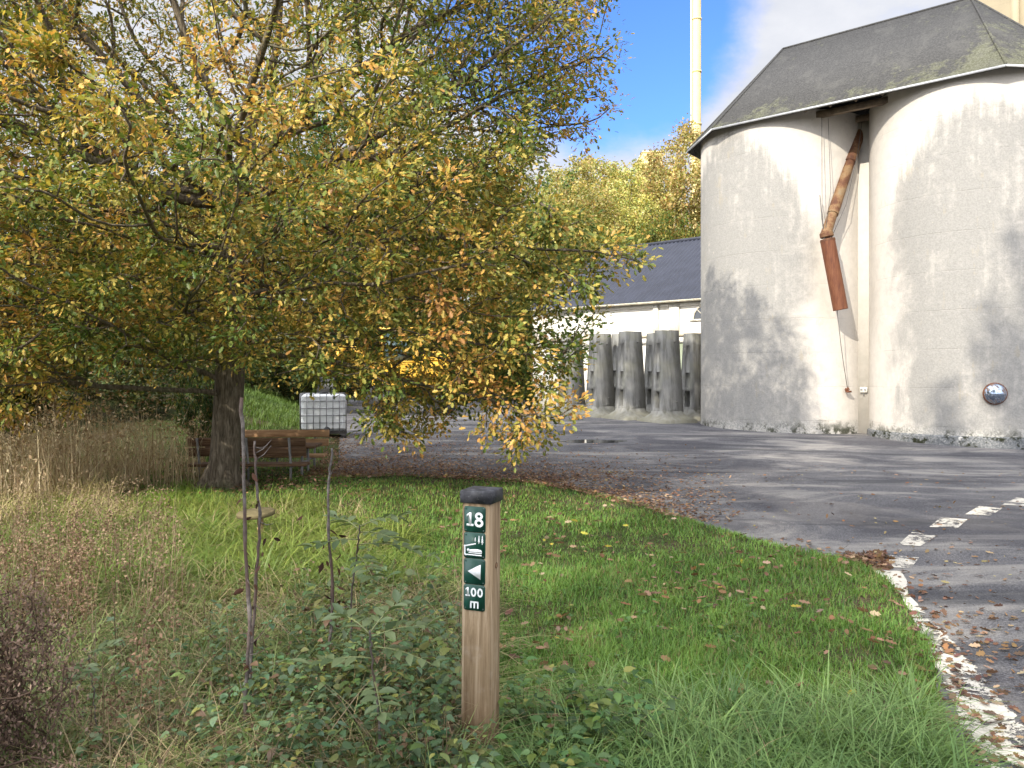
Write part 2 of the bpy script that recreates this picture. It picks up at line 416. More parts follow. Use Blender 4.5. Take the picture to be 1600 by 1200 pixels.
# ------------------------------------------------------------------ scattering
def basis(fwd, nrm):
    f = fwd / (np.linalg.norm(fwd, axis=1)[:, None] + 1e-9)
    n = nrm - f * np.sum(f * nrm, 1)[:, None]; n /= np.linalg.norm(n, axis=1)[:, None] + 1e-9
    x = np.cross(f, n); return np.stack([x, f, n], -1)
def scatter(name, SV, SF, pos, B, sc, col, mat, parent=None):
    SV = np.asarray(SV, float); k = len(SV); n = len(pos)
    sc = np.asarray(sc, float).reshape(n, -1)
    L = SV[None] * sc[:, None, :]
    V = np.einsum('nij,nkj->nki', B, L) + pos[:, None]
    off = (np.arange(n) * k)[:, None, None]; by = {}
    for f in SF: by.setdefault(len(f), []).append(f)
    Fs = [(np.array(fs)[None] + off).reshape(-1, m) for m, fs in by.items()]
    return mk(name, V.reshape(-1, 3), Fs, mat, parent, np.repeat(col, k, 0))
def rdir(n, zs=1.0):
    d = rng.normal(size=(n, 3)); d[:, 2] *= zs; return d / np.linalg.norm(d, axis=1)[:, None]
side = [(.07, .14), (.22, .30), (.13, .42), (.29, .63), (.15, .74), (.17, .90)]
OAKV = [(0, 0, 0), (0, 1, 0)] + [(x, y, .3 * x) for x, y in side] + [(-x, y, .3 * x) for x, y in side]
OAKF = [(0, 2, 3, 4, 5, 6, 7, 1), (0, 1, 13, 12, 11, 10, 9, 8)]
OVV = [(0, 0, 0), (0, 1, -.05), (0, .5, .0), (.22, .28, .07), (.26, .5, .09), (.15, .78, .04), (-.22, .28, .07), (-.26, .5, .09), (-.15, .78, .04)]
OVF = [(0, 3, 4, 2), (2, 4, 5, 1), (0, 2, 7, 6), (2, 1, 8, 7)]
QV = [(0, 0, 0), (.3, .45, .06), (0, 1, 0), (-.3, .45, .06)]; QF = [(0, 1, 2, 3)]
def pal(cols, w, n):
    cols = np.array(cols); i = rng.choice(len(cols), n, p=np.array(w) / sum(w)); c = cols[i]
    return np.clip(c * rng.uniform(.7, 1.3, (n, 1)) * rng.uniform(.9, 1.1, (n, 3)), 0, 1)
def blades(name, Pt, az, L, lean, Wd, col, mat, nseg=3, parent=None, power=2.0):
    n = len(Pt); h = np.stack([np.cos(az), np.sin(az), 0 * az], 1); s_ = np.stack([-np.sin(az), np.cos(az), 0 * az], 1)
    V = np.zeros((n, nseg * 2 + 1, 3))
    for k in range(nseg + 1):
        q = k / nseg
        c = Pt + h * (lean * L * q ** power)[:, None]; c[:, 2] += L * (q - .45 * np.minimum(lean, 1.7) * q ** 2.2)
        w = (Wd * (1 - q) ** .6 * .5)[:, None]
        if k < nseg: V[:, 2 * k] = c - s_ * w; V[:, 2 * k + 1] = c + s_ * w
        else: V[:, 2 * nseg] = c
    off = (np.arange(n) * (nseg * 2 + 1))[:, None, None]
    q4 = np.array([(2 * k, 2 * k + 1, 2 * k + 3, 2 * k + 2) for k in range(nseg - 1)]).reshape(-1, 4)
    Fs = [(q4[None] + off).reshape(-1, 4)] if nseg > 1 else []
    Fs.append((np.array([[2 * nseg - 2, 2 * nseg - 1, 2 * nseg]])[None] + off).reshape(-1, 3))
    return mk(name, V.reshape(-1, 3), Fs, mat, parent, np.repeat(col, nseg * 2 + 1, 0))

# ------------------------------------------------------------------ trees
def colonize(base, trunk_top, attr, seg=.3, infl=3., kill=.5, iters=140, trunk_bend=.0, grav=0.):
    nodes = [np.array(base, float)]; par = [-1]
    d = np.array(trunk_top, float) - nodes[0]; m = max(2, int(np.linalg.norm(d) / seg))
    for i in range(1, m + 1):
        q = i / m; nodes.append(nodes[0] + d * q + np.array([math.sin(q * 4) * trunk_bend, math.cos(q * 3) * trunk_bend - trunk_bend, 0])); par.append(len(nodes) - 2)
    A = attr.copy(); Nn = np.array(nodes)
    dist = np.linalg.norm(A[:, None] - Nn[None], axis=2); near_ = dist.argmin(1); nd = dist.min(1)
    alive = np.ones(len(A), bool); pos = [p for p in nodes]; cnt = {}
    for it in range(iters):
        act = alive & (nd < infl)
        if not act.any():
            if it > 3: break
            act = alive
        idx = near_[act]; dv = A[act] - np.array(pos)[idx]; dv /= np.linalg.norm(dv, axis=1)[:, None] + 1e-9
        new = []
        for i in np.unique(idx):
            g = dv[idx == i].sum(0); 
            L = np.linalg.norm(g)
            if L < 1e-3: g = rng.normal(size=3); L = np.linalg.norm(g)
            g = g / L
            if par[i] >= 0:
                pd = pos[i] - pos[par[i]]; pd = pd / (np.linalg.norm(pd) + 1e-9); g = g + .45 * pd
            g = g + rng.normal(size=3) * .16 + np.array([0, 0, grav]); g /= np.linalg.norm(g)
            if cnt.get(i, 0) > 4: continue
            cnt[i] = cnt.get(i, 0) + 1
            pos.append(pos[i] + g * seg); par.append(i); new.append(len(pos) - 1)
        if not new: break
        Q = np.array([pos[i] for i in new])
        dd = np.linalg.norm(A[:, None] - Q[None], axis=2); j = dd.argmin(1); mm = dd.min(1); b = mm < nd
        near_[b] = np.array(new)[j[b]]; nd[b] = mm[b]; alive &= nd > kill
    return np.array(pos), np.array(par)
def branch_radii(par, tip, exp=2.3):
    n = len(par); r = np.zeros(n)
    for i in range(n - 1, -1, -1):
        if r[i] == 0: r[i] = tip ** exp
        if par[i] >= 0: r[par[i]] += r[i]
    return r ** (1 / exp)
def tree_tubes(mb, pos, par, rad, minr=0., flare=1.):
    n = len(par); ch = [[] for _ in range(n)]
    for i in range(1, n): ch[par[i]].append(i)
    stack = [(0, -1)]
    while stack:
        s0, p0 = stack.pop(); chain = ([p0] if p0 >= 0 else []) + [s0]; c = s0
        while ch[c]:
            k = sorted(ch[c], key=lambda q: -rad[q])
            for q in k[1:]: stack.append((q, c))
            c = k[0]; chain.append(c)
        rr = np.array([rad[q] for q in chain])
        if p0 >= 0: rr[0] = min(rr[0], rr[1] * 1.15)
        if rr.max() < minr or len(chain) < 2: continue
        pp = pos[chain].copy()
        if len(pp) > 4: pp[1:-1] = .5 * pp[1:-1] + .25 * (pp[:-2] + pp[2:])
        mb.tube(pp, rr, 10 if rr[0] > .08 else (6 if rr[0] > .03 else 4), caps=True)
    tips = [i for i in range(n) if not ch[i]]
    return tips, ch
def in_ell(c, r, n, shell=.0, zpow=1.):
    out = []
    while len(out) < n:
        p = rng.uniform(-1, 1, 3); q = np.linalg.norm(p)
        if q < 1 and q > shell * rng.random() ** .5: out.append(np.array(c) + p * np.array(r))
    return np.array(out)

# the oak ------------------------------------------------------------
OX, OY = -4.38, 11.6; oz = float(base_h(OX, OY)) - .05
at = np.concatenate([
    in_ell((-4.4, 11.3, 7.4), (5.6, 4.9, 5.3), 2600, .75),
    in_ell((-4.0, 10.8, 3.9), (5.3, 4.3, 2.1), 2300, .7),
    in_ell((-.9, 10.0, 2.7), (2.1, 1.8, 1.6), 700, .3),
    in_ell((-2.4, 9.6, 2.4), (1.6, 1.3, 1.2), 330, .3),
    in_ell((-.4, 10.8, 6.6), (1.9, 2.4, 1.8), 520, .3),
    in_ell((-7.8, 10.6, 3.2), (2.8, 2.4, 2.0), 560, .4),
    in_ell((-7.3, 9.7, 2.3), (2.5, 1.7, 1.05), 620, .2),
    in_ell((-1.6, 10.3, 1.55), (1.0, 1.0, .85), 200, .2),
    in_ell((.15, 9.6, 1.5), (.62, .8, .85), 160, .2),
    in_ell((-4.6, 11.3, 6.3), (5.6, 3.6, 2.4), 2300, .15),
    in_ell((-8.2, 11.0, 5.6), (2.2, 2.8, 2.2), 1000, .1),
    in_ell((-6.6, 10.6, 6.2), (1.6, 2.2, 1.5), 420, .1),
    in_ell((.0, 10.6, 5.7), (1.45, 1.5, 1.7), 480, .2),
    in_ell((-6.6, 9.5, 1.95), (3.1, 1.2, .85), 720, .1),
    in_ell((-4.2, 9.3, 2.7), (1.7, 1.0, .85), 420, .1),
    in_ell((1.1, 9.6, 3.1), (.7, .6, .35), 60, .0)])
x, y, z = at.T
keep = ~((x > -5.5) & (x < -3.2) & (y < 11.4) & (z > 4.8) & (z < 7.6) & (rng.random(len(at)) < .95))   # open heart above the fork
keep &= ~((x > -5.6) & (x < -2.6) & (y >= 11.9) & (z > 5) & (z < 8.0) & (rng.random(len(at)) < .35))
keep &= ~((x > -3.3) & (x < -1.9) & (z > 4.3) & (z < 5.3) & (rng.random(len(at)) < .75))
keep &= ~((x > -3.5) & (x < -1.95) & (z < 1.62))
keep &= ~((x > -1.8) & (x < -.95) & (z > 1.3) & (z < 1.9) & (rng.random(len(at)) < .35))
keep &= ~((np.abs(x - OX) < 1.0) & (y < 11.6) & (z < 1.75))
keep &= ~((z < 1.6) & (x < -2.9) & (x > -5.4)) & (z > .62)
keep &= ~((x > .25) & (z > 3.7) & (z < 4.9))
at = at[keep]
pos, par = colonize((OX, OY, oz), (OX + .22, OY + .08, 4.5), at, .2, 2.2, .25, 190, .03)
rad = branch_radii(par, .0062, 2.5)
rad *= .215 / rad[0] if rad[0] > 0 else 1
rad = np.maximum(rad, .0055)
hz = pos[:, 2] - oz; trunkmask = np.hypot(pos[:, 0] - OX, pos[:, 1] - OY) < .3
rad = np.where(trunkmask & (hz < .5), rad * (1 + .55 * np.exp(-hz * 6)), rad)
oak = thing('oak_tree', 'large spreading oak in autumn leaf, green to orange, overhanging the picnic bench', 'tree', (OX, OY, oz))
mb = MB(); tips, ch = tree_tubes(mb, pos, par, rad)
for a in np.arange(0, 6.28, 1.05):      # root buttresses
    a += rng.uniform(-.3, .3); d = np.array((math.cos(a), math.sin(a), 0)); L = rng.uniform(.5, .8)
    b0 = np.array((OX, OY, oz))
    mb.tube([b0 + d * .12 + (0, 0, .5), b0 + d * .24 + (0, 0, .18), b0 + d * .24 * 1.6 + (0, 0, .06), b0 + d * L + (0, 0, -.06)], [.06, .09, .08, .03], 7)
o = mb.build('trunk', M['bark'], None, True); o.data.transform(Matrix.Translation((-OX, -OY, -oz))); o.parent = oak
cnt_ = np.ones(len(par)); 
for i in range(len(par) - 1, 0, -1): cnt_[par[i]] += cnt_[i]
thin = [i for i in range(len(par)) if cnt_[i] < 9 and par[i] >= 0]
tipset = set(tips); cen = []; 
for i in thin:
    k = 50 if i in tipset else 23
    if pos[i][2] < 4.6: k = int(k * 1.55)
    p = pos[i]; 
    d = pos[i] - pos[par[i]]; cen.append((i, k))
ids = np.concatenate([np.full(k, i) for i, k in cen]); n = len(ids)
print("OAK", len(pos), n, len(tips), len(at))
d0 = pos[ids] - pos[par[ids]]; d0 /= np.linalg.norm(d0, axis=1)[:, None] + 1e-9
tipm = np.isin(ids, tips); od = rng.normal(size=(n, 3)) * np.where(tipm, .085, .14)[:, None] * np.array((1, 1, .8)); lp = pos[ids] + od + d0 * rng.uniform(-.05, .14, (n, 1))
fw = od / (np.linalg.norm(od, axis=1)[:, None] + 1e-9) * .75 + d0 * .35 + rdir(n) * .5 + np.array((0, 0, -.10)); nr = np.array((0, 0, .75)) + rdir(n) * .8 + np.array(SUN) * 1.15
B = basis(fw, nr)
cl = vnoise(pos[:, 0], pos[:, 1] + pos[:, 2] * .9, .75)[ids] + .8 * vnoise(pos[:, 0] + pos[:, 2], pos[:, 1] * 1.3, 1.9, 5.)[ids]
cl = cl * 1.15 + rng.normal(size=n) * .42 - .08 - .25 * sst(-2.5, .5, lp[:, 0]) * sst(3.8, 5.2, lp[:, 2])
stops = np.array([-1.2, -.45, -.05, .35, .75, 1.2]); cc = np.array([(.066, .115, .026), (.14, .18, .038), (.285, .26, .056), (.54, .39, .092), (.57, .30, .080), (.31, .16, .06)])
col = np.stack([np.interp(cl, stops, cc[:, k]) for k in range(3)], 1) * rng.uniform(.75, 1.3, (n, 1))
ls = rng.uniform(.042, .098, n); ls3 = np.stack([ls * 1.05, ls, ls], 1)
o = scatter('crown', OAKV, OAKF, lp - np.array((OX, OY, oz)), B, ls3, np.clip(col, 0, 1), M['leaf'], oak)

# far trees ----------------------------------------------------------
def proto(name, label, cat, h, r, stem, nattr, nleaf, lsize, cols, w, bark, shape='tall', seg=.7, loc=(0, 0, -200)):
    if shape == 'tall':
        a = np.concatenate([in_ell((0, 0, h * .58), (r, r, h * .42), int(nattr * .75), .5), in_ell((0, 0, h * .36), (r * 1.05, r * 1.05, h * .25), int(nattr * .25), .5)])
    elif shape == 'round':
        a = np.concatenate([in_ell((0, 0, h * .62), (r, r, h * .38), int(nattr * .6), .6), in_ell((r * .3, -.2 * r, h * .45), (r, r * .9, h * .28), int(nattr * .4), .6)])
    else:
        a = np.concatenate([in_ell((rng.uniform(-.5, .5) * r, rng.uniform(-.5, .5) * r, h * rng.uniform(.35, .6)), (r * .6, r * .6, h * .42), nattr // 4, .4) for _ in range(4)]); a = a[a[:, 2] > .1]
    ps, pr = colonize((0, 0, -.3), (0, 0, stem), a, seg, seg * 8, seg * 1.4, 90, .04)
    rd = branch_radii(pr, .012, 2.2); rd = np.maximum(rd * min(1, h * .013 / rd[0]), .008)
    root = thing(name, label, cat, loc)
    m_ = MB(); tp, c_ = tree_tubes(m_, ps, pr, rd, .011); m_.build('trunk', bark, root, True)
    cand = np.array([i for i in range(len(pr)) if rd[i] < .03 and pr[i] >= 0]); ii = rng.choice(cand, nleaf)
    pp = ps[ii] + rng.normal(size=(nleaf, 3)) * np.array((.42, .42, .36)) * seg * .85
    pp = pp[pp[:, 2] > .15]; m2 = len(pp)
    B_ = basis(rdir(m2) + np.array((0, 0, -.3)), rdir(m2) + np.array((0, 0, .6)) + np.array(SUN) * .4)
    q = vnoise(ps[:, 0], ps[:, 2] + ps[:, 1], .45)[ii][:m2]
    c0 = pal(cols, w, m2) * (1 + .35 * q[:, None])
    s1 = lsize * rng.uniform(.7, 1.35, m2)
    scatter('crown', QV, QF, pp, B_, np.stack([s1 * 1.1, s1, s1], 1), np.clip(c0, 0, 1), M['farleaf'], root)
    return root
YEL = [(.50, .41, .12), (.42, .39, .13), (.28, .32, .09), (.58, .49, .22), (.36, .25, .09)]
birchA = proto('birch_tree', 'x', 'tree', 15, 2.7, 4.5, 700, 26000, .16, YEL, (4, 3, 2, 2, 1), M['palebark'], 'tall')
birchB = proto('birch_tree', 'x', 'tree', 14, 2.3, 4.0, 620, 15200, .16, YEL, (2, 4, 3, 2, 1), M['palebark'], 'tall')
broadA = proto('broadleaf_tree', 'x', 'tree', 12, 4.3, 2.6, 800, 24000, .19, [(.07, .11, .025), (.12, .15, .03), (.22, .20, .04), (.28, .19, .04)], (3, 3, 2, 1), M['bark'], 'round')
broadB = proto('broadleaf_tree', 'x', 'tree', 12, 3.8, 2.6, 700, 20000, .18, [(.04, .075, .018), (.06, .10, .022), (.13, .14, .03)], (4, 3, 1), M['bark'], 'round')
shrub = proto('shrub', 'x', 'shrub', 3.4, 2.2, .3, 260, 6500, .13, [(.035, .06, .018), (.07, .09, .025), (.14, .13, .035), (.16, .09, .035)], (4, 3, 2, 1), M['bark'], 'bush', .35)
used = set()
def put(pr, px, depth, topy, label, group, H, wide=1.0, dz=0.):
    x = (px - 800) / 1200 * depth; g = float(base_h(x, depth)) + dz
    topz = CAMZ + (590 - topy) / 1200 * depth; s_ = (topz - g) / H; w = s_ * wide
    if id(pr) in used: o = copy_thing(pr)
    else: o = pr; used.add(id(pr))
    o.location = (x, depth, g); o.scale = (w, w, s_); o.rotation_euler = (0, 0, rng.uniform(0, 6.28)); tag(o, label, None, group); o['category'] = 'shrub' if pr is shrub else 'tree'
    return o
GW = 'autumn trees behind the low building'
put(birchA, 1068, 49, 185, 'tallest golden birch, right behind the low building roof beside the yellow chimney', GW, 15, 1.0)
put(birchB, 1024, 51, 248, 'loose straw coloured birch just left of the tallest golden birch', GW, 14, .95)
put(birchA, 985, 47, 262, 'pale yellow birch with white stem above the middle of the low roof', GW, 15, .95)
put(birchB, 948, 51, 242, 'thin topped yellow green birch above the left end of the low roof', GW, 14, 1.05)
put(birchA, 905, 46, 240, 'yellow birch standing at the right edge of the oak crown, above the roof end', GW, 15, 1.0)
put(broadB, 868, 50, 262, 'dark green tree top showing between the oak crown and the yellow birches', GW, 12, .7)
put(birchB, 1112, 53, 205, 'golden birch half hidden by the left silo', GW, 14, 1.1)
put(birchA, 925, 53, 236, 'slender straw yellow birch in the second row above the roof end', GW, 15, 1.05)
put(birchB, 968, 55, 250, 'pale birch crown in the second row over the middle of the low roof', GW, 14, 1.15)
put(birchA, 1003, 56, 244, 'narrow golden birch in the second row in front of the distant yellow building', GW, 15, 1.0)
put(birchB, 885, 55, 250, 'pale yellow birch just right of the dark green tree top', GW, 14, 1.15)
put(broadA, 1040, 44, 330, 'low bushy yellow green tree directly behind the low roof ridge', GW, 12, .75)
put(broadA, 930, 43, 345, 'low bushy olive tree behind the left end of the low roof ridge', GW, 12, .8)
GO = 'woodland trees mostly hidden behind the oak'
hid = 'yellow green woodland tree mostly hidden behind the oak crown'
for px, dp, ty in ((800, 44, 265), (735, 43, 250), (660, 42, 240), (585, 40, 215), (425, 38, 240), (340, 36, 250), (250, 36, 240), (150, 34, 245), (55, 33, 250), (-60, 32, 240), (-180, 30, 240)):
    put([broadA, birchB, broadB, birchA][int(rng.integers(4))], px, dp, ty, hid, GO, 13, 1.0)
put(broadB, 510, 33, 150, 'rounded green tree seen through the gap right of the oak fork', GO, 12, .9)
for px, dp, ty in ((30, 17.5, 520), (120, 19, 510), (215, 18, 535), (300, 21, 520), (395, 27, 500), (470, 28, 520), (540, 38, 520), (-70, 16, 500), (350, 26, 545), (430, 30, 555), (150, 22, 500), (260, 24, 500), (90, 21, 490), (0, 20, 490), (480, 33, 540), (200, 20, 560), (640, 42, 510), (720, 43, 500), (800, 43, 480), (870, 43, 470)):
    put(shrub, px, dp, ty, 'dark shrub of the undergrowth behind the oak', 'undergrowth shrubs behind the oak', 3.4, 1.2)
put(shrub, 318, 15.2, 560, 'dark leafy shrub just left of the oak trunk', 'undergrowth shrubs behind the oak', 3.4, .55)
# trees behind the photographer: they throw the shade over the verge, the road and the silos
shp = [(-6.4, -10, 24, 3.5, broadA), (-1.0, -13, 19.5, 3.2, broadB), (-9.3, -5.5, 7.0, 2.8, broadA), (-12.2, -2.0, 4.2, 2.0, broadB), (2.5, -12.5, 15.0, 3.2, broadA)]
for x, y, h, r, pr in shp:
    o = copy_thing(pr, 'tree standing behind the photographer, outside the picture', (x, y, float(base_h(x, y)) - .1), rng.uniform(0, 6.28)); o.scale = (r / 4.2, r / 4.2, h / 12); tag(o, None, 'tree', 'trees behind the photographer')

# ------------------------------------------------------------------ twin silo
C1 = np.array((8.10, 22.95)); Ssp = 4.87; SR = 2.40
d2 = np.array((.773, -.634)); n2_ = np.array((-.634, -.773)); C2 = C1 + Ssp * d2
ROT = math.atan2(d2[1], d2[0])          # local +x along the row, local -y towards the yard
EAVE, RIDGE = 8.62, 11.42
def silo_mat(name, a0, a1, ztop):
    """stained render: grey weathering between two bearings, below a ragged line"""
    t = NT(name); v = t.coord(); s = t.sepz(v)
    ang = t.math('ARCTAN2', s[0], t.math('MULTIPLY', s[1], -1.0))
    blotch = t.noise(t.mapping(v, (1, 1, .55)), .85, 7, .68, .5); streak = t.noise(t.mapping(v, (3.2, 3.2, .22)), 2.2, 6, .7); fine = t.noise(v, 26, 5, .7)
    mid = t.noise(v, 4.5, 6, .7, .4)
    A = t.math('ADD', ang, t.math('MULTIPLY', t.math('SUBTRACT', blotch, .5), 1.1))
    m = t.math('MULTIPLY', t.mr(A, a0 - .18, a0 + .28), t.mr(A, a1 - .22, a1 + .25, 1, 0))
    mc = (a0 + a1) / 2; hw = (a1 - a0) / 2
    arch = t.math('MULTIPLY', t.math('POWER', t.math('ABSOLUTE', t.math('DIVIDE', t.math('SUBTRACT', ang, mc), hw)), 2.4), -1.9)
    zt = t.math('ADD', t.math('ADD', ztop, arch), t.math('ADD', t.math('MULTIPLY', t.math('SUBTRACT', blotch, .5), 2.2), t.math('MULTIPLY', t.math('SUBTRACT', streak, .5), 1.1)))
    m = t.math('MULTIPLY', m, t.mr(t.math('SUBTRACT', s[2], zt), -.5, .35, 1, 0))
    dens = t.mr(t.math('ADD', t.math('MULTIPLY', streak, .25), t.math('ADD', t.math('MULTIPLY', mid, .35), t.math('MULTIPLY', blotch, .4))), .36, .52, .62, 1)
    m = t.math('MULTIPLY', m, dens)
    clean = t.mix(t.mr(mid, .35, .7), (.52, .48, .425), (.465, .43, .385)); clean = t.mix(t.mr(fine, .5, .8, 0, .22), clean, (.38, .355, .32))
    grey = t.mix(t.mr(fine, .35, .65), (.195, .19, .176), (.25, .242, .226))
    c = t.mix(t.math('MULTIPLY', m, .92), clean, grey)
    c = t.mix(t.mr(t.math('MULTIPLY', t.noise(v, 1.7, 6, .7), streak), .33, .40, 0, .3), c, (.33, .28, .19))
    chip = t.mr(t.noise(v, 5, 3, .5), .71, .74); c = t.mix(t.math('MULTIPLY', chip, .55), c, (.40, .36, .31))
    rows = t.math('ABSOLUTE', t.math('SUBTRACT', t.math('FRACT', t.math('DIVIDE', t.math('ADD', s[2], t.math('MULTIPLY', mid, .05)), .92)), .5))
    rl = t.mr(rows, .0, .014, 1, 0); rl = t.math('MULTIPLY', rl, t.mr(blotch, .42, .6))
    c = t.mix(t.math('MULTIPLY', rl, .22), c, (.20, .18, .15))
    zj = t.math('ADD', s[2], t.math('MULTIPLY', t.math('SUBTRACT', mid, .5), .55))
    foot = t.mr(zj, .26, .50, 1, 0)
    c = t.mix(t.math('MULTIPLY', foot, .75), c, t.mix(t.mr(fine, .4, .6), (.24, .235, .22), (.42, .40, .36)))
    moss = t.math('MULTIPLY', t.mr(zj, .14, .52, 1, 0), t.mr(t.noise(v, 2.4, 6, .75), .47, .57))
    c = t.mix(t.math('MULTIPLY', moss, .92), c, (.030, .032, .018))
    hb = t.math('ADD', t.math('MULTIPLY', mid, .6), t.math('MULTIPLY', fine, .35)); hb = t.math('SUBTRACT', hb, t.math('MULTIPLY', rl, .4))
    t.bsdf(c, .88, t.bump(hb, .35, .05), 0, .15); return t.m
def angloc(deg): return math.atan2(math.sin(R(deg)), math.cos(R(deg)))
tw = thing('twin_silo', 'pair of tall off white weathered concrete silos under one dark hipped roof', 'silo', (*C1, 0))
def shell(c, a0, a1, zt, nm):
    m_ = MB(); n = 128; prof = [(SR, -.8), (SR, .12)] + [(SR - .012 * (1 if z > .2 else 0), z) for z in np.linspace(.30, EAVE + .17, 26)]
    m_.lathe(prof, n=n); o = m_.build('silo_shell', silo_mat(nm, a0, a1, zt), tw, True); autosmooth(o, 30)
    o.location = (c[0] - C1[0], c[1] - C1[1], 0); return o
# bearings measured round each silo: -pi..pi
shell(C1, R(-118), R(-5), 8.3, 'stained_render_left')
shell(C2, R(-74), R(48), 8.1, 'stained_render_right')
t = NT('white_render'); v = t.coord(); f = t.noise(v, 3, 6, .65); g = t.noise(v, 30, 4, .7); s = t.sepz(v)
c = t.mix(t.mr(f, .35, .7), (.50, .465, .415), (.44, .41, .365)); c = t.mix(t.mr(g, .55, .75, 0, .3), c, (.4, .37, .33))
t.bsdf(c, .88, t.bump(t.math('ADD', f, g), .25, .02), 0, .15); M['render'] = t.m
m_ = MB(); m_.box((Ssp / 2 + .0, -.66 + .25, 4.2), (.9, .5, 8.7)); o = m_.build('infill_wall', M['render'], tw); o.rotation_euler[2] = ROT
# local frame: x along row, y = -n ; yard side is -y
M['plinth'] = simple('grey_plinth', (.22, .215, .20), .9, 0, .3, 4, .3)
m_ = MB(); m_.lathe([(SR + .05, -.8), (SR + .05, -.02), (SR + .035, .20), (SR - .02, .25)], n=96)
t = NT('mossy_plinth'); v = t.coord(); s = t.sepz(v); f = t.noise(v, 2.5, 7, .72); g = t.noise(v, 24, 4, .7)
c = t.mix(t.mr(g, .4, .65), (.10, .105, .11), (.21, .21, .205)); c = t.mix(t.mr(f, .50, .58), c, (.022, .024, .014)); c = t.mix(t.mr(t.noise(v, 1.6, 6, .7), .60, .66), c, (.50, .48, .44))
t.bsdf(c, .92, t.bump(t.math('ADD', f, g), .5, .03), 0, .12); M['mossplinth'] = t.m
o = m_.build('plinth', t.m, tw, True); autosmooth(o, 30); o.location = (C2[0] - C1[0], C2[1] - C1[1], 0)
# roof ----
t = NT('roofing_felt'); v = t.coord(); s = t.sepz(v); f = t.noise(v, 1.1, 7, .7, .4); g = t.noise(v, 22, 4, .7); k = t.noise(t.mapping(v, (3, 3, .5)), 2, 6, .7)
c = t.mix(t.mr(g, .35, .7), (.040, .039, .038), (.070, .068, .065))
low = t.mr(s[2], EAVE, EAVE + 1.25, .13, 0)
mo = t.mr(t.math('ADD', t.math('ADD', t.math('MULTIPLY', f, .62), t.math('MULTIPLY', k, .38)), t.math('ADD', low, t.math('MULTIPLY', t.mr(s[0], 2.5, 6.5), .085))), .585, .70)
c = t.mix(t.math('MULTIPLY', mo, .7), c, t.mix(t.mr(g, .4, .6), (.085, .088, .050), (.15, .15, .105)))
lap = t.mr(t.math('ABSOLUTE', t.math('SUBTRACT', t.math('FRACT', t.math('DIVIDE', t.math('ADD', s[2], t.math('MULTIPLY', f, .06)), .68)), .5)), 0, .018, 1, 0)
vl = t.mr(t.math('ABSOLUTE', t.math('SUBTRACT', t.math('FRACT', t.math('DIVIDE', s[0], 1.02)), .5)), 0, .010, 1, 0)
sm = t.math('MAXIMUM', lap, t.math('MULTIPLY', vl, .5)); c = t.mix(t.math('MULTIPLY', sm, t.mr(k, .3, .6, .1, .55)), c, (.028, .027, .026))
c = t.mix(t.mr(t.noise(t.mapping(v, (1.2, 1.2, .3)), 1.5, 5, .65), .5, .68, 0, .35), c, (.095, .092, .084))
t.bsdf(c, .86, t.bump(t.math('ADD', t.math('ADD', g, t.math('MULTIPLY', mo, .7)), t.math('MULTIPLY', sm, -.6)), .45, .03), 0, .25); M['felt'] = t.m
AP = 2.58; q = AP * math.tan(R(22.5))
oct_ = [(-q, -AP), (Ssp + q, -AP), (Ssp + AP, -q), (Ssp + AP, q), (Ssp + q, AP), (-q, AP), (-AP, q), (-AP, -q)]
V = [(x, y, EAVE) for x, y in oct_] + [(0, 0, RIDGE), (Ssp, 0, RIDGE)] + [(x * 1., y * .985, EAVE - .07) for x, y in oct_] + [(0, 0, RIDGE - .12), (Ssp, 0, RIDGE - .12)]
Fr = [(0, 1, 9, 8), (1, 2, 9), (2, 3, 9), (3, 4, 9), (4, 5, 8, 9), (5, 6, 8), (6, 7, 8), (7, 0, 8)]
Fq = Fr + [tuple(i + 10 for i in reversed(f)) for f in Fr] + [(i, 10 + i, 10 + (i + 1) % 8, (i + 1) % 8) for i in range(8)]
o = mk('roof', V, Fq, M['felt'], tw); o.rotation_euler[2] = ROT
M['galv'] = simple('galvanised_metal', (.42, .42, .42), .45, .6, .15, 5, .1)
m_ = MB()
for i in range(8):
    a, b = np.array(oct_[i]), np.array(oct_[(i + 1) % 8]); L = np.linalg.norm(b - a); c_ = (a + b) / 2; an = math.atan2(b[1] - a[1], b[0] - a[0])
    m_.box((*(c_ * 1.0 + np.array((math.sin(an), -math.cos(an))) * .012), EAVE - .035), (L, .02, .055), an)
o = m_.build('fascia', M['galv'], tw); o.rotation_euler[2] = ROT
m_ = MB()
for i in range(8):
    a, b = np.array(oct_[i]), np.array(oct_[(i + 1) % 8])
for a, b in ((np.array((0, 0, RIDGE + .0)), np.array((-q, -AP, EAVE))), (np.array((Ssp, 0, RIDGE)), np.array((Ssp + q, -AP, EAVE))), (np.array((Ssp, 0, RIDGE)), np.array((Ssp + AP, -q, EAVE))), (np.array((0, 0, RIDGE)), np.array((-AP, -q, EAVE))), (np.array((0, 0, RIDGE)), np.array((Ssp, 0, RIDGE)))):
    m_.tube([a + (0, 0, .01), b + (0, 0, .01)], .03, 6)
o = m_.build('hip_capping', M['felt'], tw, True); o.rotation_euler[2] = ROT
M['oldwood'] = simple('old_timber', (.20, .155, .11), .85, 0, .35, 5, .4)
for yy, zz in ((-1.75, EAVE + .02), (-.7, EAVE + .02), (1.0, EAVE + .02)):
    m_ = MB(); m_.box((Ssp / 2, yy, zz), (2.6, .14, .16)); o = m_.build('beam', M['oldwood'], tw); o.rotation_euler[2] = ROT
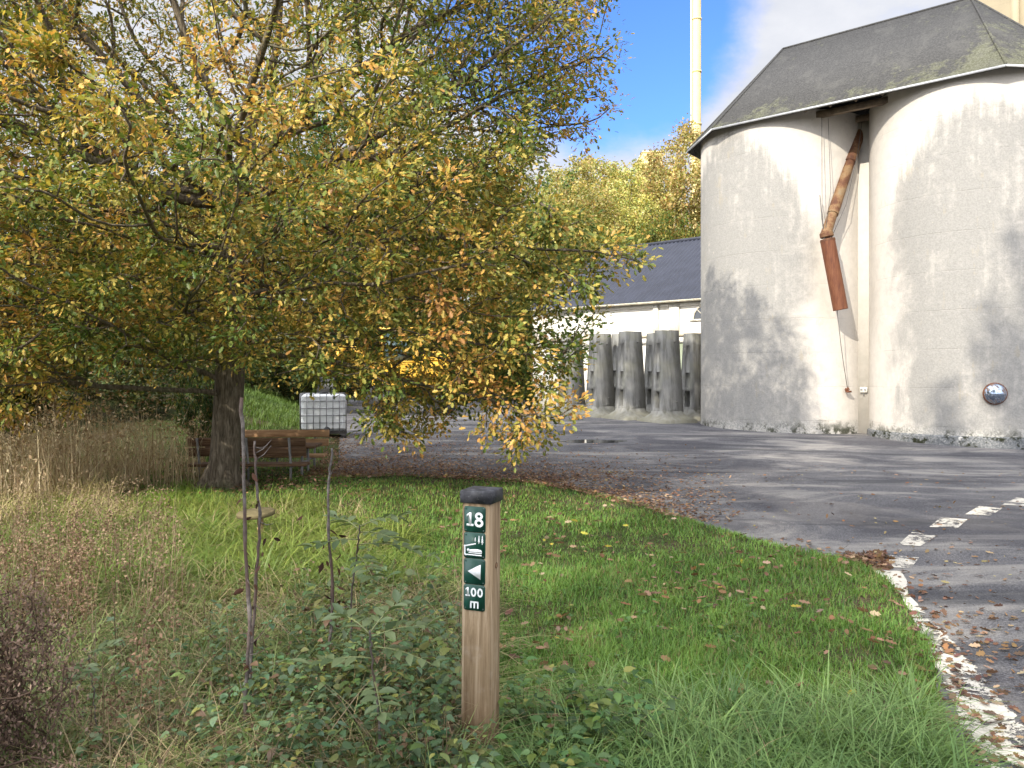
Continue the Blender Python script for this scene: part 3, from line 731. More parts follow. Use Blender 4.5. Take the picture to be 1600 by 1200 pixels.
for xx in np.arange(1.5, 3.5, .62):
    m_ = MB(); a = np.array((xx, -2.52, EAVE - .06)); b = np.array((xx, -.4, EAVE + 2.17)); m_.tube([a, b], .05, 4); o = m_.build('rafter', M['oldwood'], tw); o.rotation_euler[2] = ROT
# loading chute ----
t = NT('rusty_steel'); v = t.coord(); f = t.noise(v, 3, 6, .7); g = t.noise(v, 28, 4, .7)
c = t.ramp(f, [(.3, (.065, .028, .017)), (.46, (.115, .052, .027)), (.56, (.20, .12, .058)), (.70, (.18, .14, .085))]); c = t.mix(t.mr(g, .5, .72, 0, .6), c, (.10, .03, .015))
t.bsdf(c, .75, t.bump(g, .3, .01), .15, .3); M['rust'] = t.m
t = NT('red_rust'); v = t.coord(); f = t.noise(t.mapping(v, (6, 6, .8)), 3, 6, .7); g = t.noise(v, 28, 4, .7)
c = t.ramp(f, [(.3, (.065, .023, .013)), (.5, (.125, .045, .021)), (.75, (.18, .08, .04))]); c = t.mix(t.mr(g, .55, .75, 0, .5), c, (.09, .028, .015))
t.bsdf(c, .7, t.bump(g, .25, .01), .15, .3); M['redrust'] = t.m
ch_ = thing('loading_chute', 'long rusty jointed loading pipe hanging in front of the gap between the two silos', 'chute', (9.6, 20.9, 0))
off = np.array((9.6, 20.9, 0))
T0 = np.array(P(1351, 21.2, CAMZ + (590 - 186) / 1200 * 21.2)); T1 = np.array(P(1291, 20.05, CAMZ + (590 - 364) / 1200 * 20.05)); T2 = np.array(P(1313.5, 20.0, CAMZ + (590 - 484) / 1200 * 20.0))
cuts = [0, .17, .38, .60, .83, 1.0]
for i in range(5):
    a, b = T0 + (T1 - T0) * cuts[i], T0 + (T1 - T0) * cuts[i + 1]; u = (b - a) / np.linalg.norm(b - a); r = .135 + .012 * (i % 2)
    m_ = MB(); m_.tube([a - off, b - off + u * .05], [r - .012, r], 20); o = m_.build('pipe_section', M['rust'], ch_, True); autosmooth(o, 40)
    m_ = MB(); m_.tube([b - off - u * .02, b - off - u * .02, b - off + u * .05, b - off + u * .05], [r, r + .03, r + .03, r], 20); autosmooth(m_.build('flange', M['rust'], ch_, True), 40)
u2 = (T2 - T1) / np.linalg.norm(T2 - T1)
m_ = MB(); m_.tube([T1 - off - u2 * .05, T1 - off, T1 - off + u2 * .10, T1 - off + u2 * .12], [.11, .17, .17, .15], 20); m_.tube([T1 - off + u2 * .17, T1 - off + u2 * .22], [.19, .19], 20); autosmooth(m_.build('swivel_joint', M['rust'], ch_, True), 40)
m_ = MB(); n = 24; m_.tube([T1 - off + u2 * .16, T2 - off], [.185, .185], n, caps=False); m_.tube([T2 - off, T1 - off + u2 * .16], [.175, .175], n, caps=False)
m_.tube([T2 - off - u2 * .001, T2 - off], [.175, .185], n, caps=False)
autosmooth(m_.build('spout_pipe', M['redrust'], ch_, True), 40)
M['cable'] = simple('grey_cable', (.10, .095, .09), .7, 0, .2, 5, .1)
def rope(name, label, cat, pts_, r, mat, parent=None):
    b = np.array(pts_[0]) if parent is None else off
    m_ = MB(); m_.tube([np.array(p) - b for p in pts_], r, 5); o = m_.build(name, mat, parent, True)
    if parent is None: o.location = b; tag(o, label, cat)
    return o
zE = EAVE - .1
rope('cable', None, None, [P(1284, 20.4, zE), P(1284.5, 20.2, CAMZ + (590 - 330) / 1200 * 20.2), P(1287, 20.0, CAMZ + (590 - 360) / 1200 * 20)], .008, M['cable'], ch_)
rope('cable', None, None, [P(1294, 20.5, zE), P(1298, 20.3, CAMZ + (590 - 300) / 1200 * 20.3), P(1290, 19.95, CAMZ + (590 - 355) / 1200 * 19.95)], .007, M['cable'], ch_)
rope('cable', None, None, [P(1281, 20.3, CAMZ + (590 - 305) / 1200 * 20.3), P(1284, 20.1, CAMZ + (590 - 340) / 1200 * 20.1), P(1288, 19.95, CAMZ + (590 - 372) / 1200 * 19.95)], .012, M['cable'], ch_)
rope('pulley_rope', 'thin slack rope running from the chute joint back to the silo corner', 'rope', [T1 + u2 * .2 + (0.1, 0.1, 0), P(1322, 20.3, CAMZ + (590 - 320) / 1200 * 20.3), P(1340, 20.7, CAMZ + (590 - 240) / 1200 * 20.7), P(1347, 20.8, CAMZ + (590 - 190) / 1200 * 20.8)], .008, M['cable'])
hk0 = P(1324, 20.6, CAMZ + (590 - 606) / 1200 * 20.6)
rope('hanging_line', 'thin dark line hanging from the open lower end of the rusty chute', 'rope', [T2 + (-.10, 0, .05), P(1314, 20.25, CAMZ + (590 - 540) / 1200 * 20.25), P(1319, 20.45, CAMZ + (590 - 575) / 1200 * 20.45), hk0], .009, M['cable'])
hk = np.array(hk0); m_ = MB()
m_.tube([(0, 0, .02), (.05, 0, -.04), (.0, 0, -.09), (-.07, 0, -.05)], .018, 6); m_.box((.03, 0, -.10), (.15, .06, .05), .2); m_.box((-.02, 0, -.04), (.06, .05, .07))
o = m_.build('rusty_hook', M['redrust'], None, False, hk); tag(o, 'small rusty hook weight at the end of the hanging line, low on the left silo', 'hook')
# wall box + mirror
c0 = C1 + (Ssp / 2 + .02) * d2 + .665 * n2_
m_ = MB(); m_.box((0, -.045, 0), (.19, .09, .15), 0, bev=.012); o = m_.build('socket_box', simple('pale_plastic', (.55, .53, .48), .5), None, False, (*c0, CAMZ + (590 - 609) / 1200 * 21)); o.rotation_euler[2] = ROT
tag(o, 'small pale socket box on the white strip of wall between the silos', 'socket')
M['gplast'] = simple('grey_plastic', (.2, .2, .2), .5)
for xx in (-.045, .045):
    m_ = MB(); m_.lathe([(.030, 0), (.032, .012), (.02, .014)], (xx, -.09, .01), 14, 'Y'); m_.build('socket_cover', M['gplast'], o)
m_ = MB(); m_.tube([(0, -.05, -.07), (0, -.045, -.16)], .012, 6); m_.build('lead', M['gplast'], o)
ray = np.array((754 / 1200, 1.0)); 
aa = ray @ ray; bb = -2 * ray @ C2; cc_ = C2 @ C2 - SR * SR; dd = (-bb - math.sqrt(bb * bb - 4 * aa * cc_)) / (2 * aa)
pm = ray * dd; nm_ = (pm - C2) / SR
mr_ = thing('round_mirror', 'round convex traffic mirror with rusty rim on the right silo wall', 'mirror', (*pm, CAMZ + (590 - 615) / 1200 * dd), math.atan2(nm_[1], nm_[0]) + math.pi / 2 + .05)
t = NT('spotted_mirror'); v = t.coord(); f = t.noise(v, 9, 6, .7); g = t.noise(v, 30, 4, .7)
rad_ = t.n('ShaderNodeVectorMath', operation='LENGTH'); t.l(v, rad_.inputs[0])
dirt = t.mr(t.math('ADD', f, t.mr(rad_.outputs['Value'], .12, .30, 0, .22)), .60, .72)
t.bsdf(t.mix(dirt, (.30, .36, .45), (.14, .10, .08)), t.mr(dirt, 0, 1, .12, .8), t.bump(f, .10, .02), t.mr(dirt, 0, 1, .95, 0)); mirm = t.m
m_ = MB(); Rm = .235; m_.lathe([(Rm * math.sin(q_), .05 + .13 * (math.cos(q_) - 0)) for q_ in np.linspace(1.5, .02, 12)], (0, 0, 0), 40, 'Y'); m_.build('mirror_face', mirm, mr_, True)
m_ = MB(); m_.lathe([(Rm * .5, -.04), (Rm, .0), (Rm + .018, .035), (Rm + .012, .065), (Rm - .02, .07)], (0, 0, 0), 40, 'Y'); m_.build('rim', M['redrust'], mr_, True)
m_ = MB(); m_.tube([(0, .12, 0), (0, .0, 0)], .03, 10); m_.box((0, .10, 0), (.16, .02, .16)); m_.build('bracket', M['galv'], mr_)

# ------------------------------------------------------------------ low building behind
BP = np.array((7.375, 30.0)); tL, tR = -8.3, 9.5; BL = tR - tL
bd_ = thing('low_building', 'long low white plastered building with dark blue corrugated roof behind the concrete elements', 'building', (*BP, 0), ROT)
t = NT('white_plaster'); v = t.coord(); f = t.noise(v, 1.5, 6, .6); g = t.noise(v, 14, 4, .7); k = t.noise(t.mapping(v, (2, 2, .25)), 2, 5, .7)
c = t.mix(t.mr(f, .35, .7), (.80, .77, .70), (.70, .66, .58)); c = t.mix(t.mr(t.math('MULTIPLY', g, k), .30, .42, 0, .35), c, (.46, .41, .32))
t.bsdf(c, .85, t.bump(g, .25, .02), 0, .15); M['plaster'] = t.m
t = NT('green_stained_plaster'); v = t.coord(); f = t.noise(v, 1.2, 6, .6); g = t.noise(v, 12, 4, .7)
t.bsdf(t.mix(t.mr(f, .35, .65), (.34, .38, .27), (.22, .25, .17)), .85, t.bump(g, .2, .02)); M['greenplaster'] = t.m
M['stone'] = simple('weathered_ledge', (.44, .37, .27), .9, 0, .3, 3, .3)
GUT, BR = 4.62, 8.0; BD = 5.2; zL = CAMZ + (590 - 523) / 1200 * 30
m_ = MB(); m_.box(((tL + tR) / 2, BD, (GUT + .2) / 2 - .3), (BL, 2 * BD, GUT + .4)); m_.build('wall', M['plaster'], bd_)
x0s = -1.75
m_ = MB(); m_.box(((x0s + tR) / 2 + .0, -.035, zL / 2 - .15), (tR - x0s, .05, zL - .2)); m_.build('wall_panel', M['greenplaster'], bd_)
for zc, dp, hh in ((zL + .02, .22, .12), (zL - .17, .15, .22)):
    m_ = MB(); m_.box(((tL + tR) / 2, -dp / 2, zc), (BL + .1, dp, hh)); m_.build('string_course', M['plaster'] if hh > .15 else M['stone'], bd_)
for xx, w in ((-1.93, .22), (-1.1, .42), (2.6, .42), (-5.2, .42), (-7.9, .42), (6.3, .42)):
    m_ = MB(); m_.box((xx, -.06, (GUT + zL) / 2 + .02), (w, .12, GUT - zL - .14)); m_.build('pilaster', M['plaster'], bd_)
for xx in (-6.3, -4.7, -3.1, -1.55):
    m_ = MB(); m_.box((xx, -.07, zL / 2 - .2), (.42, .14, zL - .1)); m_.box((xx, -.09, zL - .34), (.56, .18, .12)); m_.build('column', M['plaster'], bd_)
m_ = MB(); m_.box(((tL + tR) / 2, -.03, GUT - .10), (BL, .06, .16)); m_.build('eaves_board', M['plaster'], bd_)
# corrugated roof: ribs run down the slope
def roofside(sign, name):
    n = int(BL / .21); V = []; pr_ = []
    for i in range(n):
        x = tL - .15 + i * .21
        for dx, h_ in ((0, 0), (.07, 0), (.10, .042), (.15, .042), (.18, 0)): pr_.append((x + dx, h_))
    ye, yr = (-.38, BD) if sign > 0 else (2 * BD + .38, BD); ns = 8; sl_ = math.atan2(BR - GUT, BD + .38)
    for k in range(ns + 1):
        q_ = k / ns
        for x, h_ in pr_: V.append((x, ye + (yr - ye) * q_ - h_ * math.sin(sl_) * (1 if sign > 0 else -1), GUT + .02 + (BR - GUT) * q_ + h_ * math.cos(sl_)))
    w = len(pr_); Fq = [(k * w + i, k * w + i + 1, (k + 1) * w + i + 1, (k + 1) * w + i) for k in range(ns) for i in range(w - 1)]
    if sign < 0: Fq = [f[::-1] for f in Fq]
    return mk(name, V, Fq, M['blueroof'], bd_)
M['blueroof'] = simple('dark_blue_roof_sheet', (.028, .031, .045), .45, 0, .15, 1.5, .05, .45)
roofside(1, 'roof'); roofside(-1, 'roof')
m_ = MB(); m_.tube([(tL - .2, BD, BR + .06), (tR + .2, BD, BR + .06)], .09, 8); m_.build('ridge_cap', M['blueroof'], bd_, True)
m_ = MB(); m_.add([(tL, 0, GUT - .05), (tL, 2 * BD, GUT - .05), (tL, BD, BR - .05), (tL + .2, 0, GUT - .05), (tL + .2, 2 * BD, GUT - .05), (tL + .2, BD, BR - .05)], [(0, 2, 1), (3, 4, 5), (0, 3, 5, 2), (1, 2, 5, 4)]); m_.build('gable', M['plaster'], bd_)
m_ = MB(); n = 9; a = np.linspace(math.pi, 2 * math.pi, n); r = .08
prof = [(r * math.cos(q_), r * math.sin(q_)) for q_ in a] + [((r - .012) * math.cos(q_), (r - .012) * math.sin(q_)) for q_ in a[::-1]]
V = [(x, -.40 + p[0], GUT + .03 + p[1]) for x in (tL - .15, tR + .15) for p in prof]; w = len(prof)
m_.add(V, [(i, (i + 1) % w, w + (i + 1) % w, w + i) for i in range(w)] + [tuple(range(w)), tuple(range(2 * w - 1, w - 1, -1))]); m_.build('gutter', simple('beige_gutter', (.50, .46, .36), .5), bd_, True)
# half-round window
wx = .25; wz = CAMZ + (590 - 499) / 1200 * 30
m_ = MB(); n = 20; a = np.linspace(0, math.pi, n)
o_ = [(.62 * math.cos(q_), .62 * math.sin(q_)) for q_ in a]; i_ = [(.54 * math.cos(q_), .54 * math.sin(q_)) for q_ in a]
V = [(wx + p[0], yv, wz + p[1]) for yv in (-.05, .02) for ring in (o_, i_) for p in ring]
Fq = []
for i in range(n - 1): Fq += [(i, i + 1, n + i + 1, n + i), (i, 2 * n + i, 2 * n + i + 1, i + 1), (n + i, n + i + 1, 3 * n + i + 1, 3 * n + i)]
m_.add(V, Fq); m_.box((wx, -.035, wz - .02), (1.4, .11, .07))
for q_ in (45, 90, 135): m_.tube([(wx + .22 * math.cos(R(q_)), -.035, wz + .22 * math.sin(R(q_))), (wx + .56 * math.cos(R(q_)), -.035, wz + .56 * math.sin(R(q_)))], .017, 4)
m_.tube([(wx + .22 * math.cos(q_), -.035, wz + .22 * math.sin(q_)) for q_ in np.linspace(0, math.pi, 12)], .017, 4)
wf = m_.build('window', simple('cream_paint', (.60, .56, .47), .6), bd_)
t = NT('dark_glass'); t.bsdf((.03, .035, .04), .08, None, 0, .6); M['glass'] = t.m
mk('pane', [(wx, -.012, wz)] + [(wx + .545 * math.cos(q_), -.012, wz + .545 * math.sin(q_)) for q_ in a], [(0, i, i + 1) for i in range(1, n)], M['glass'], wf)

# ------------------------------------------------------------------ concrete elements
t = NT('weathered_concrete'); v = t.coord(); s = t.sepz(v); f = t.noise(v, 1.3, 6, .65, .3); g = t.noise(v, 30, 4, .7); k = t.noise(t.mapping(v, (3.2, 3.2, .5)), 1.6, 6, .7)
c = t.mix(t.mr(k, .35, .65), (.115, .112, .103), (.225, .22, .205)); c = t.mix(t.mr(f, .45, .65, 0, .6), c, (.17, .165, .12)); c = t.mix(t.mr(s[2], .0, .50, .55, 0), c, (.21, .195, .135))
c = t.mix(t.mr(g, .55, .75, 0, .4), c, (.12, .115, .10)); oi = t.n('ShaderNodeObjectInfo')
t.bsdf(c, .9, t.bump(t.math('ADD', g, k), .35, .02), 0, .15); M['conc'] = t.m
M['conc_dark'] = simple('dark_recess_concrete', (.16, .155, .14), .9, 0, .2, 4, .3)
def element(label, loc, rz, sc=1.):
    root = thing('concrete_element', label, 'concrete element', loc, rz, 'tapered concrete wall elements stored before the low building'); root.scale = (sc,) * 3
    # body: broad face towards local -y, narrow face (with slot) towards local -x
    H = 2.85; zs = [.30, .42, .95, 1.05, 1.55, 2.45, H]; 
    def wd(z): q_ = (z - .3) / (H - .3); return .39 - .06 * q_, .33 - .15 * q_      # half broad, half narrow
    V = []; Fq = []
    cols = [-1, -.30, .34, 1]
    for z in zs:
        a_, b_ = wd(z); V += [(-a_, c_ * b_, z) for c_ in cols] + [(a_, b_, z), (a_, -b_, z)]
    W_ = 6
    hole = {(1, 1), (3, 1), (4, 1)}
    for k in range(len(zs) - 1):
        for i in range(3):
            i0, i1 = k * W_ + i, k * W_ + i + 1
            if (k, i) in hole: continue
            Fq.append((i1, i0, i0 + W_, i1 + W_))
        b0 = k * W_
        Fq += [(b0 + 4, b0 + 3, b0 + 3 + W_, b0 + 4 + W_), (b0 + 5, b0 + 4, b0 + 4 + W_, b0 + 5 + W_), (b0, b0 + 5, b0 + 5 + W_, b0 + W_)]
    l = (len(zs) - 1) * W_; Fq += [(l + 0, l + 5, l + 4, l + 3, l + 2, l + 1)]
    # recesses
    def recess(k0, k1, depth):
        q_ = [k0 * W_ + 1, k0 * W_ + 2, k1 * W_ + 2, k1 * W_ + 1]; base_ = len(V)
        for i in q_: V.append((V[i][0] + depth, V[i][1], V[i][2]))
        n0 = base_; Fq.append((n0 + 1, n0, n0 + 3, n0 + 2))
        for i in range(4):
            j = (i + 1) % 4
            Fq.append((q_[j], q_[i], n0 + i, n0 + j))
    recess(1, 2, .42); recess(3, 4, .05); recess(4, 5, .015)
    b = mk('body', V, Fq, M['conc'], root)
    # flared foot
    m_ = MB(); prof = [(.40, .34, .34), (.43, .40, .25), (.54, .52, .15), (.72, .68, .07), (.75, .70, -.15)]
    V2_ = []
    for a_, b_, z in prof:
        e = .10; V2_ += [(-a_ + e, -b_, z), (a_ - e, -b_, z), (a_, -b_ + e, z), (a_, b_ - e, z), (a_ - e, b_, z), (-a_ + e, b_, z), (-a_, b_ - e, z), (-a_, -b_ + e, z)]
    Fz = [tuple(range(8))] + [(k * 8 + (i + 1) % 8, k * 8 + i, k * 8 + 8 + i, k * 8 + 8 + (i + 1) % 8) for k in range(4) for i in range(8)]
    m_.add(V2_, Fz); m_.build('foot', M['conc'], root)
    m_ = MB(); m_.box((-.08, -.315, .36), (.34, .03, .12)); m_.box((.36, -.02, 1.6), (.06, .10, 2.3), 0); m_.build('rib', M['conc'], root)
    for zz in (.62, 2.5):
        m_ = MB(); m_.tube([(.12, -.18 - .12 * (1 - zz / 2.85) - .05, zz), (.12, -.10, zz)], .03, 8); m_.build('lifting_socket', M['conc_dark'], root)
    return root
rzE = R(30)
def gE(px, d, zoff=0): x = (px - 800) / 1200 * d; return (x, d, float(base_h(x, d)) + zoff)
EL = [('concrete element nearest the silo in the front row, tall and dull grey', 1042, 24.0, 0, 1.0), ('middle concrete element of the front row, with the deep slot in its lit narrow side', 985, 25.2, .02, 1.0),
      ('concrete element of the front row half covered by the outermost oak leaves', 938, 26.4, .05, .99), ('leftmost concrete element, almost wholly behind oak leaves', 893, 27.6, .0, 1.0),
      ('dark concrete element standing right against the left silo', 1084, 25.3, .25, .99), ('concrete element in the back row between the two nearest front ones', 1027, 26.3, .1, 1.0), ('concrete element in the back row behind the leaf covered one', 972, 27.4, .08, 1.0)]
for lb, px, d, r_, sc in EL: element(lb, gE(px, d), rzE + r_, sc)

# ------------------------------------------------------------------ chimney, tower, distant house
chm = thing('chimney_pole', 'tall slim pale yellow steel chimney rising behind the golden birches', 'chimney', (14.4, 60, 0))
M['cream'] = simple('pale_yellow_paint', (.72, .57, .26), .5, 0, .08, 2, .05)
m_ = MB(); m_.tube([(0, 0, -1), (0, 0, 46)], .36, 20, True); autosmooth(m_.build('shaft', M['cream'], chm, True), 40)
for zz in np.arange(9, 45, 4.1):
    m_ = MB(); m_.lathe([(.36, zz), (.41, zz), (.41, zz + .14), (.36, zz + .14)], n=20, caps=False); m_.build('flange', M['cream'], chm)
m_ = MB(); m_.tube([(-.43, -.12, 1), (-.43, -.12, 45)], .055, 8); m_.build('service_pipe', simple('pale_pipe', (.62, .56, .42), .5), chm, True)
twr = thing('concrete_tower', 'huge plain beige concrete building cut off at the upper right behind the silo roof', 'building', (27.9, 36.0, 0), ROT)
t = NT('beige_concrete'); v = t.coord(); f = t.noise(v, .5, 6, .6); g = t.noise(v, 7, 5, .7); s = t.sepz(v)
c = t.mix(t.mr(f, .35, .7), (.30, .25, .165), (.245, .205, .135)); c = t.mix(t.mr(g, .5, .75, 0, .3), c, (.26, .22, .15))
li = t.mr(t.math('ABSOLUTE', t.math('SUBTRACT', t.math('FRACT', t.math('DIVIDE', s[2], 1.5)), .5)), 0, .012, .35, 0); c = t.mix(li, c, (.2, .17, .12))
t.bsdf(c, .9, t.bump(g, .25, .02)); M['beige'] = t.m
m_ = MB(); m_.box((0, 0, 13), (9.6, 8, 28)); m_.build('wall', M['beige'], twr)
for xx in (-3.2, -1.1, 1.1, 3.2):
    m_ = MB(); m_.box((xx, -4.06, 13), (.3, .12, 28)); m_.build('pilaster', M['beige'], twr)
m_ = MB(); m_.box((0, 0, 27.3), (10, 8.4, .6)); m_.build('parapet', M['beige'], twr)
hs_ = thing('yellow_house', 'pale yellow building top glimpsed between the birches far behind the low roof', 'building', (12.1, 68, float(base_h(12.1, 68)) - 1))
HZ = CAMZ + (590 - 249) / 1200 * 68 - hs_.location.z
m_ = MB(); m_.box((0, 0, HZ / 2), (1.7, 4, HZ)); m_.build('wall', simple('yellow_plaster', (.62, .45, .20), .8), hs_)
m_ = MB(); m_.box((0, 0, HZ + .08), (1.8, 4.1, .12)); m_.build('roof', M['cream'], hs_)
m_ = MB(); m_.box((.2, -2.02, HZ - 1.6), (.5, .08, .8)); m_.build('window', M['glass'], hs_)

# ------------------------------------------------------------------ liquid tank in a cage
gx, gd, gz = G(506, 682)
ib = thing('liquid_tank', 'white plastic cube tank in a wire cage at the edge of the yard', 'tank', (gx, gd, gz), R(12)); k = .93; ib.scale = (k, k, k)
t = NT('milky_plastic'); v = t.coord(); f = t.noise(v, 3, 4); t.bsdf(t.mix(t.mr(f, .3, .7), (.62, .63, .63), (.74, .75, .74)), .45, t.bump(f, .2, .03), 0, .4); M['milk'] = t.m
m_ = MB(); m_.box((0, 0, .66), (1.12, .92, .98), 0, bev=.07); autosmooth(m_.build('tank_body', M['milk'], ib, True), 40)
m_ = MB(); m_.lathe([(.12, 1.14), (.12, 1.19), (.10, 1.20)], n=18); m_.build('lid', simple('black_plastic', (.02, .02, .02), .4), ib, True)
m_ = MB()
for zz in np.linspace(.20, 1.15, 6):
    m_.tube([(-.58, -.48, zz), (.58, -.48, zz), (.58, .48, zz), (-.58, .48, zz), (-.58, -.48, zz)], .011, 6)
for xx in np.linspace(-.58, .58, 8):
    for yy in (-.485, .485): m_.tube([(xx, yy, .16), (xx, yy, 1.15)], .011, 6)
for yy in np.linspace(-.48, .48, 7):
    for xx in (-.585, .585): m_.tube([(xx, yy, .16), (xx, yy, 1.15)], .011, 6)
m_.build('wire_cage', simple('dull_steel', (.20, .20, .20), .5, .5), ib, True)
m_ = MB(); m_.box((0, 0, .145), (1.2, 1.0, .03))
for yy in (-.45, 0, .45): m_.box((0, yy, .115), (1.2, .10, .03))
for xx in (-.53, 0, .53):
    for yy in (-.45, 0, .45): m_.box((xx, yy, .05), (.13, .10, .10))
m_.build('pallet', simple('dark_pallet', (.05, .045, .04), .8), ib)
m_ = MB(); m_.lathe([(.05, 0), (.05, .1), (.08, .1), (.08, .14)], (0.1, -.48, .22), 14, 'Y'); m_.build('tap', simple('dark_tap', (.03, .03, .03), .4), ib, True)

# ------------------------------------------------------------------ picnic bench
t = NT('brown_planks'); v = t.coord(); f = t.noise(t.mapping(v, (.6, 8, 8)), 4, 6, .65, .5); g = t.noise(t.mapping(v, (2, 30, 30)), 3, 4)
c = t.ramp(f, [(.3, (.065, .034, .020)), (.5, (.12, .068, .038)), (.7, (.22, .14, .08))]); t.bsdf(c, .75, t.bump(g, .35, .01), 0, .2); M['plank'] = t.m
t = NT('sunlit_planks'); v = t.coord(); f = t.noise(t.mapping(v, (.6, 8, 8)), 4, 6, .65, .5)  # lighter copy of the planks, sunlight on the far bench painted in
t.bsdf(t.ramp(f, [(.3, (.26, .15, .075)), (.55, (.38, .23, .12)), (.75, (.46, .31, .18))]), .75, t.bump(f, .3, .01), 0, .2); M['plank2'] = t.m
bgz = float(base_h(-4.2, 12.9))
pb = thing('picnic_bench', 'brown wooden picnic bench with two backrests and thin metal legs behind the oak trunk', 'bench', (-4.22, 13.05, bgz - .13), R(2)); pb.scale = (.93, 1, 1)
M['legmetal'] = simple('grey_leg_metal', (.22, .215, .21), .5, .4)
def bench_side(sy, mat):
    y0 = sy * .82
    for zz, yb in ((.80, .10), (.64, .06)):
        m_ = MB(); m_.box((0, y0 + sy * yb, zz), (1.98, .042, .135), 0, rx=-sy * .16, bev=.008); m_.build('backrest', mat, pb)
    for yy in (-.17, .01):
        m_ = MB(); m_.box((0, y0 - sy * .14 + yy, .43), (1.98, .15, .045), 0, bev=.008); m_.build('seat', mat, pb)
    for xx in (-.82, .0, .72):
        m_ = MB(); m_.tube([(xx, y0 + sy * .02, -.15), (xx, y0 + sy * .03, .42), (xx, y0 + sy * .145, .86)], .022, 8); m_.tube([(xx, y0 - sy * .38, .39), (xx, y0 + sy * .03, .39)], .018, 8)
        m_.build('leg', M['legmetal'], pb, True)
bench_side(-1, M['plank']); bench_side(1, M['plank2'])
for yy in (-.26, -.09, .09, .26):
    m_ = MB(); m_.box((0, yy, .66), (1.98, .155, .045), 0, bev=.008); m_.build('table_top', M['plank'], pb)
for xx in (-.75, .75):
    m_ = MB(); m_.tube([(xx, -.25, -.15), (xx, -.2, .63)], .024, 8); m_.tube([(xx, .25, -.15), (xx, .2, .63)], .024, 8); m_.tube([(xx, -.6, .39), (xx, .6, .39)], .018, 8); m_.tube([(xx, -.25, .62), (xx, .25, .62)], .018, 8); m_.build('table_leg', M['legmetal'], pb, True)

# ------------------------------------------------------------------ digger behind the branches
dx = (640 - 800) / 1200 * 27.5; dz_ = float(base_h(dx, 27.5))
dg = thing('wheeled_digger', 'yellow wheeled digger with dark cab windows half hidden behind the drooping oak branches', 'digger', (dx, 27.5, dz_), R(8))
M['yel'] = simple('yellow_paint', (.58, .33, .035), .4, 0, .1, 3, .05, .4); M['tyre'] = simple('tyre_rubber', (.02, .02, .02), .8); M['dk'] = simple('dark_steel', (.05, .05, .052), .5, .3)
m_ = MB(); m_.box((.25, 0, 1.55), (2.3, 1.7, .62), 0, bev=.10); m_.box((.95, 0, 2.0), (1.0, 1.55, .42), 0, bev=.12); m_.box((0, 0, 1.1), (2.6, 1.2, .3), 0, bev=.04); autosmooth(m_.build('body', M['yel'], dg), 30)
m_ = MB()
for xx in (-.95, .15):
    for yy in (-.78, .78): m_.box((xx, yy, 2.35), (.09, .09, 1.2))
m_.box((-.4, 0, 2.98), (1.35, 1.75, .12), 0, bev=.04); m_.box((-.4, 0, 1.83), (1.2, 1.64, .10)); cb = m_.build('cab', M['yel'], dg)
m_ = MB(); m_.box((-.4, 0, 2.38), (1.04, 1.5, 1.06)); t = NT('cab_glass'); t.bsdf((.06, .10, .11), .08, None, 0, .6); m_.build('window', t.m, cb)
for xx in (-.95, 1.15):
    for yy in (-.95, .95):
        m_ = MB(); m_.lathe([(.30, -.2), (.50, -.2), (.55, -.12), (.55, .12), (.50, .2), (.30, .2)], (xx, yy, .55), 26, 'Y'); w_ = m_.build('wheel', M['tyre'], dg, True)
        m_ = MB(); m_.lathe([(.08, -.215), (.29, -.20), (.29, .20), (.08, .215)], (xx, yy, .55), 18, 'Y'); m_.build('rim', M['dk'], w_, True)
m_ = MB()
for a_, b_, w_ in (((-1.1, 0, 1.5), (-2.2, 0, 2.6), .16), ((-2.2, 0, 2.6), (-3.0, 0, 1.3), .13)): m_.tube([a_, b_], [w_, w_ * .8], 4)
m_.build('boom', M['yel'], dg)
m_ = MB(); m_.tube([(-1.2, .1, 1.8), (-2.0, .1, 2.2)], .05, 8); m_.build('hydraulic_ram', M['dk'], dg)
m_ = MB(); V = [(-3.2, y, z) for y in (-.45, .45) for z in (.7, 1.35)] + [(-2.6, y, z) for y in (-.45, .45) for z in (.55, 1.3)]
m_.add(V, [(0, 1, 3, 2), (0, 2, 6, 4), (1, 5, 7, 3), (0, 4, 5, 1), (2, 3, 7, 6)]); m_.build('bucket', M['dk'], dg)

# ------------------------------------------------------------------ marker post
px0, pd = -.125, 3.0; pz = .055
ps = thing('marker_post', 'square wooden trail post with dark cap and four green signs in the foreground', 'post', (px0, pd, pz), R(-23))
ps.rotation_euler = (0, R(.4), R(-23) + math.atan2(px0, pd) * -1)
t = NT('post_wood'); v = t.coord(); f = t.noise(t.mapping(v, (14, 14, .9)), 2.2, 7, .65, 1.2); g = t.noise(t.mapping(v, (60, 60, 2)), 3, 4, .7); s = t.sepz(v); rs = t.noise(t.mapping(v, (4, 4, 45)), 2, 3)
c = t.ramp(f, [(.28, (.115, .074, .040)), (.5, (.255, .182, .108)), (.7, (.40, .31, .21))]); c = t.mix(t.mr(g, .52, .7, 0, .45), c, (.13, .07, .035))
c = t.mix(t.mr(s[2], .05, .45, .65, 0), c, t.mix(t.mr(f, .4, .6), (.10, .05, .022), (.17, .095, .05)))
c = t.mix(t.mr(t.noise(v, 7, 5, .7), .52, .7, 0, .30), c, (.36, .31, .25))
t.bsdf(c, .75, t.bump(t.math('ADD', g, t.math('MULTIPLY', rs, .4)), .35, .004), 0, .2); M['post'] = t.m
hw = .058; Hp = 1.105
m_ = MB(); m_.box((0, 0, Hp / 2 - .2), (2 * hw, 2 * hw, Hp + .4), 0, bev=.006); m_.build('shaft', M['post'], ps)
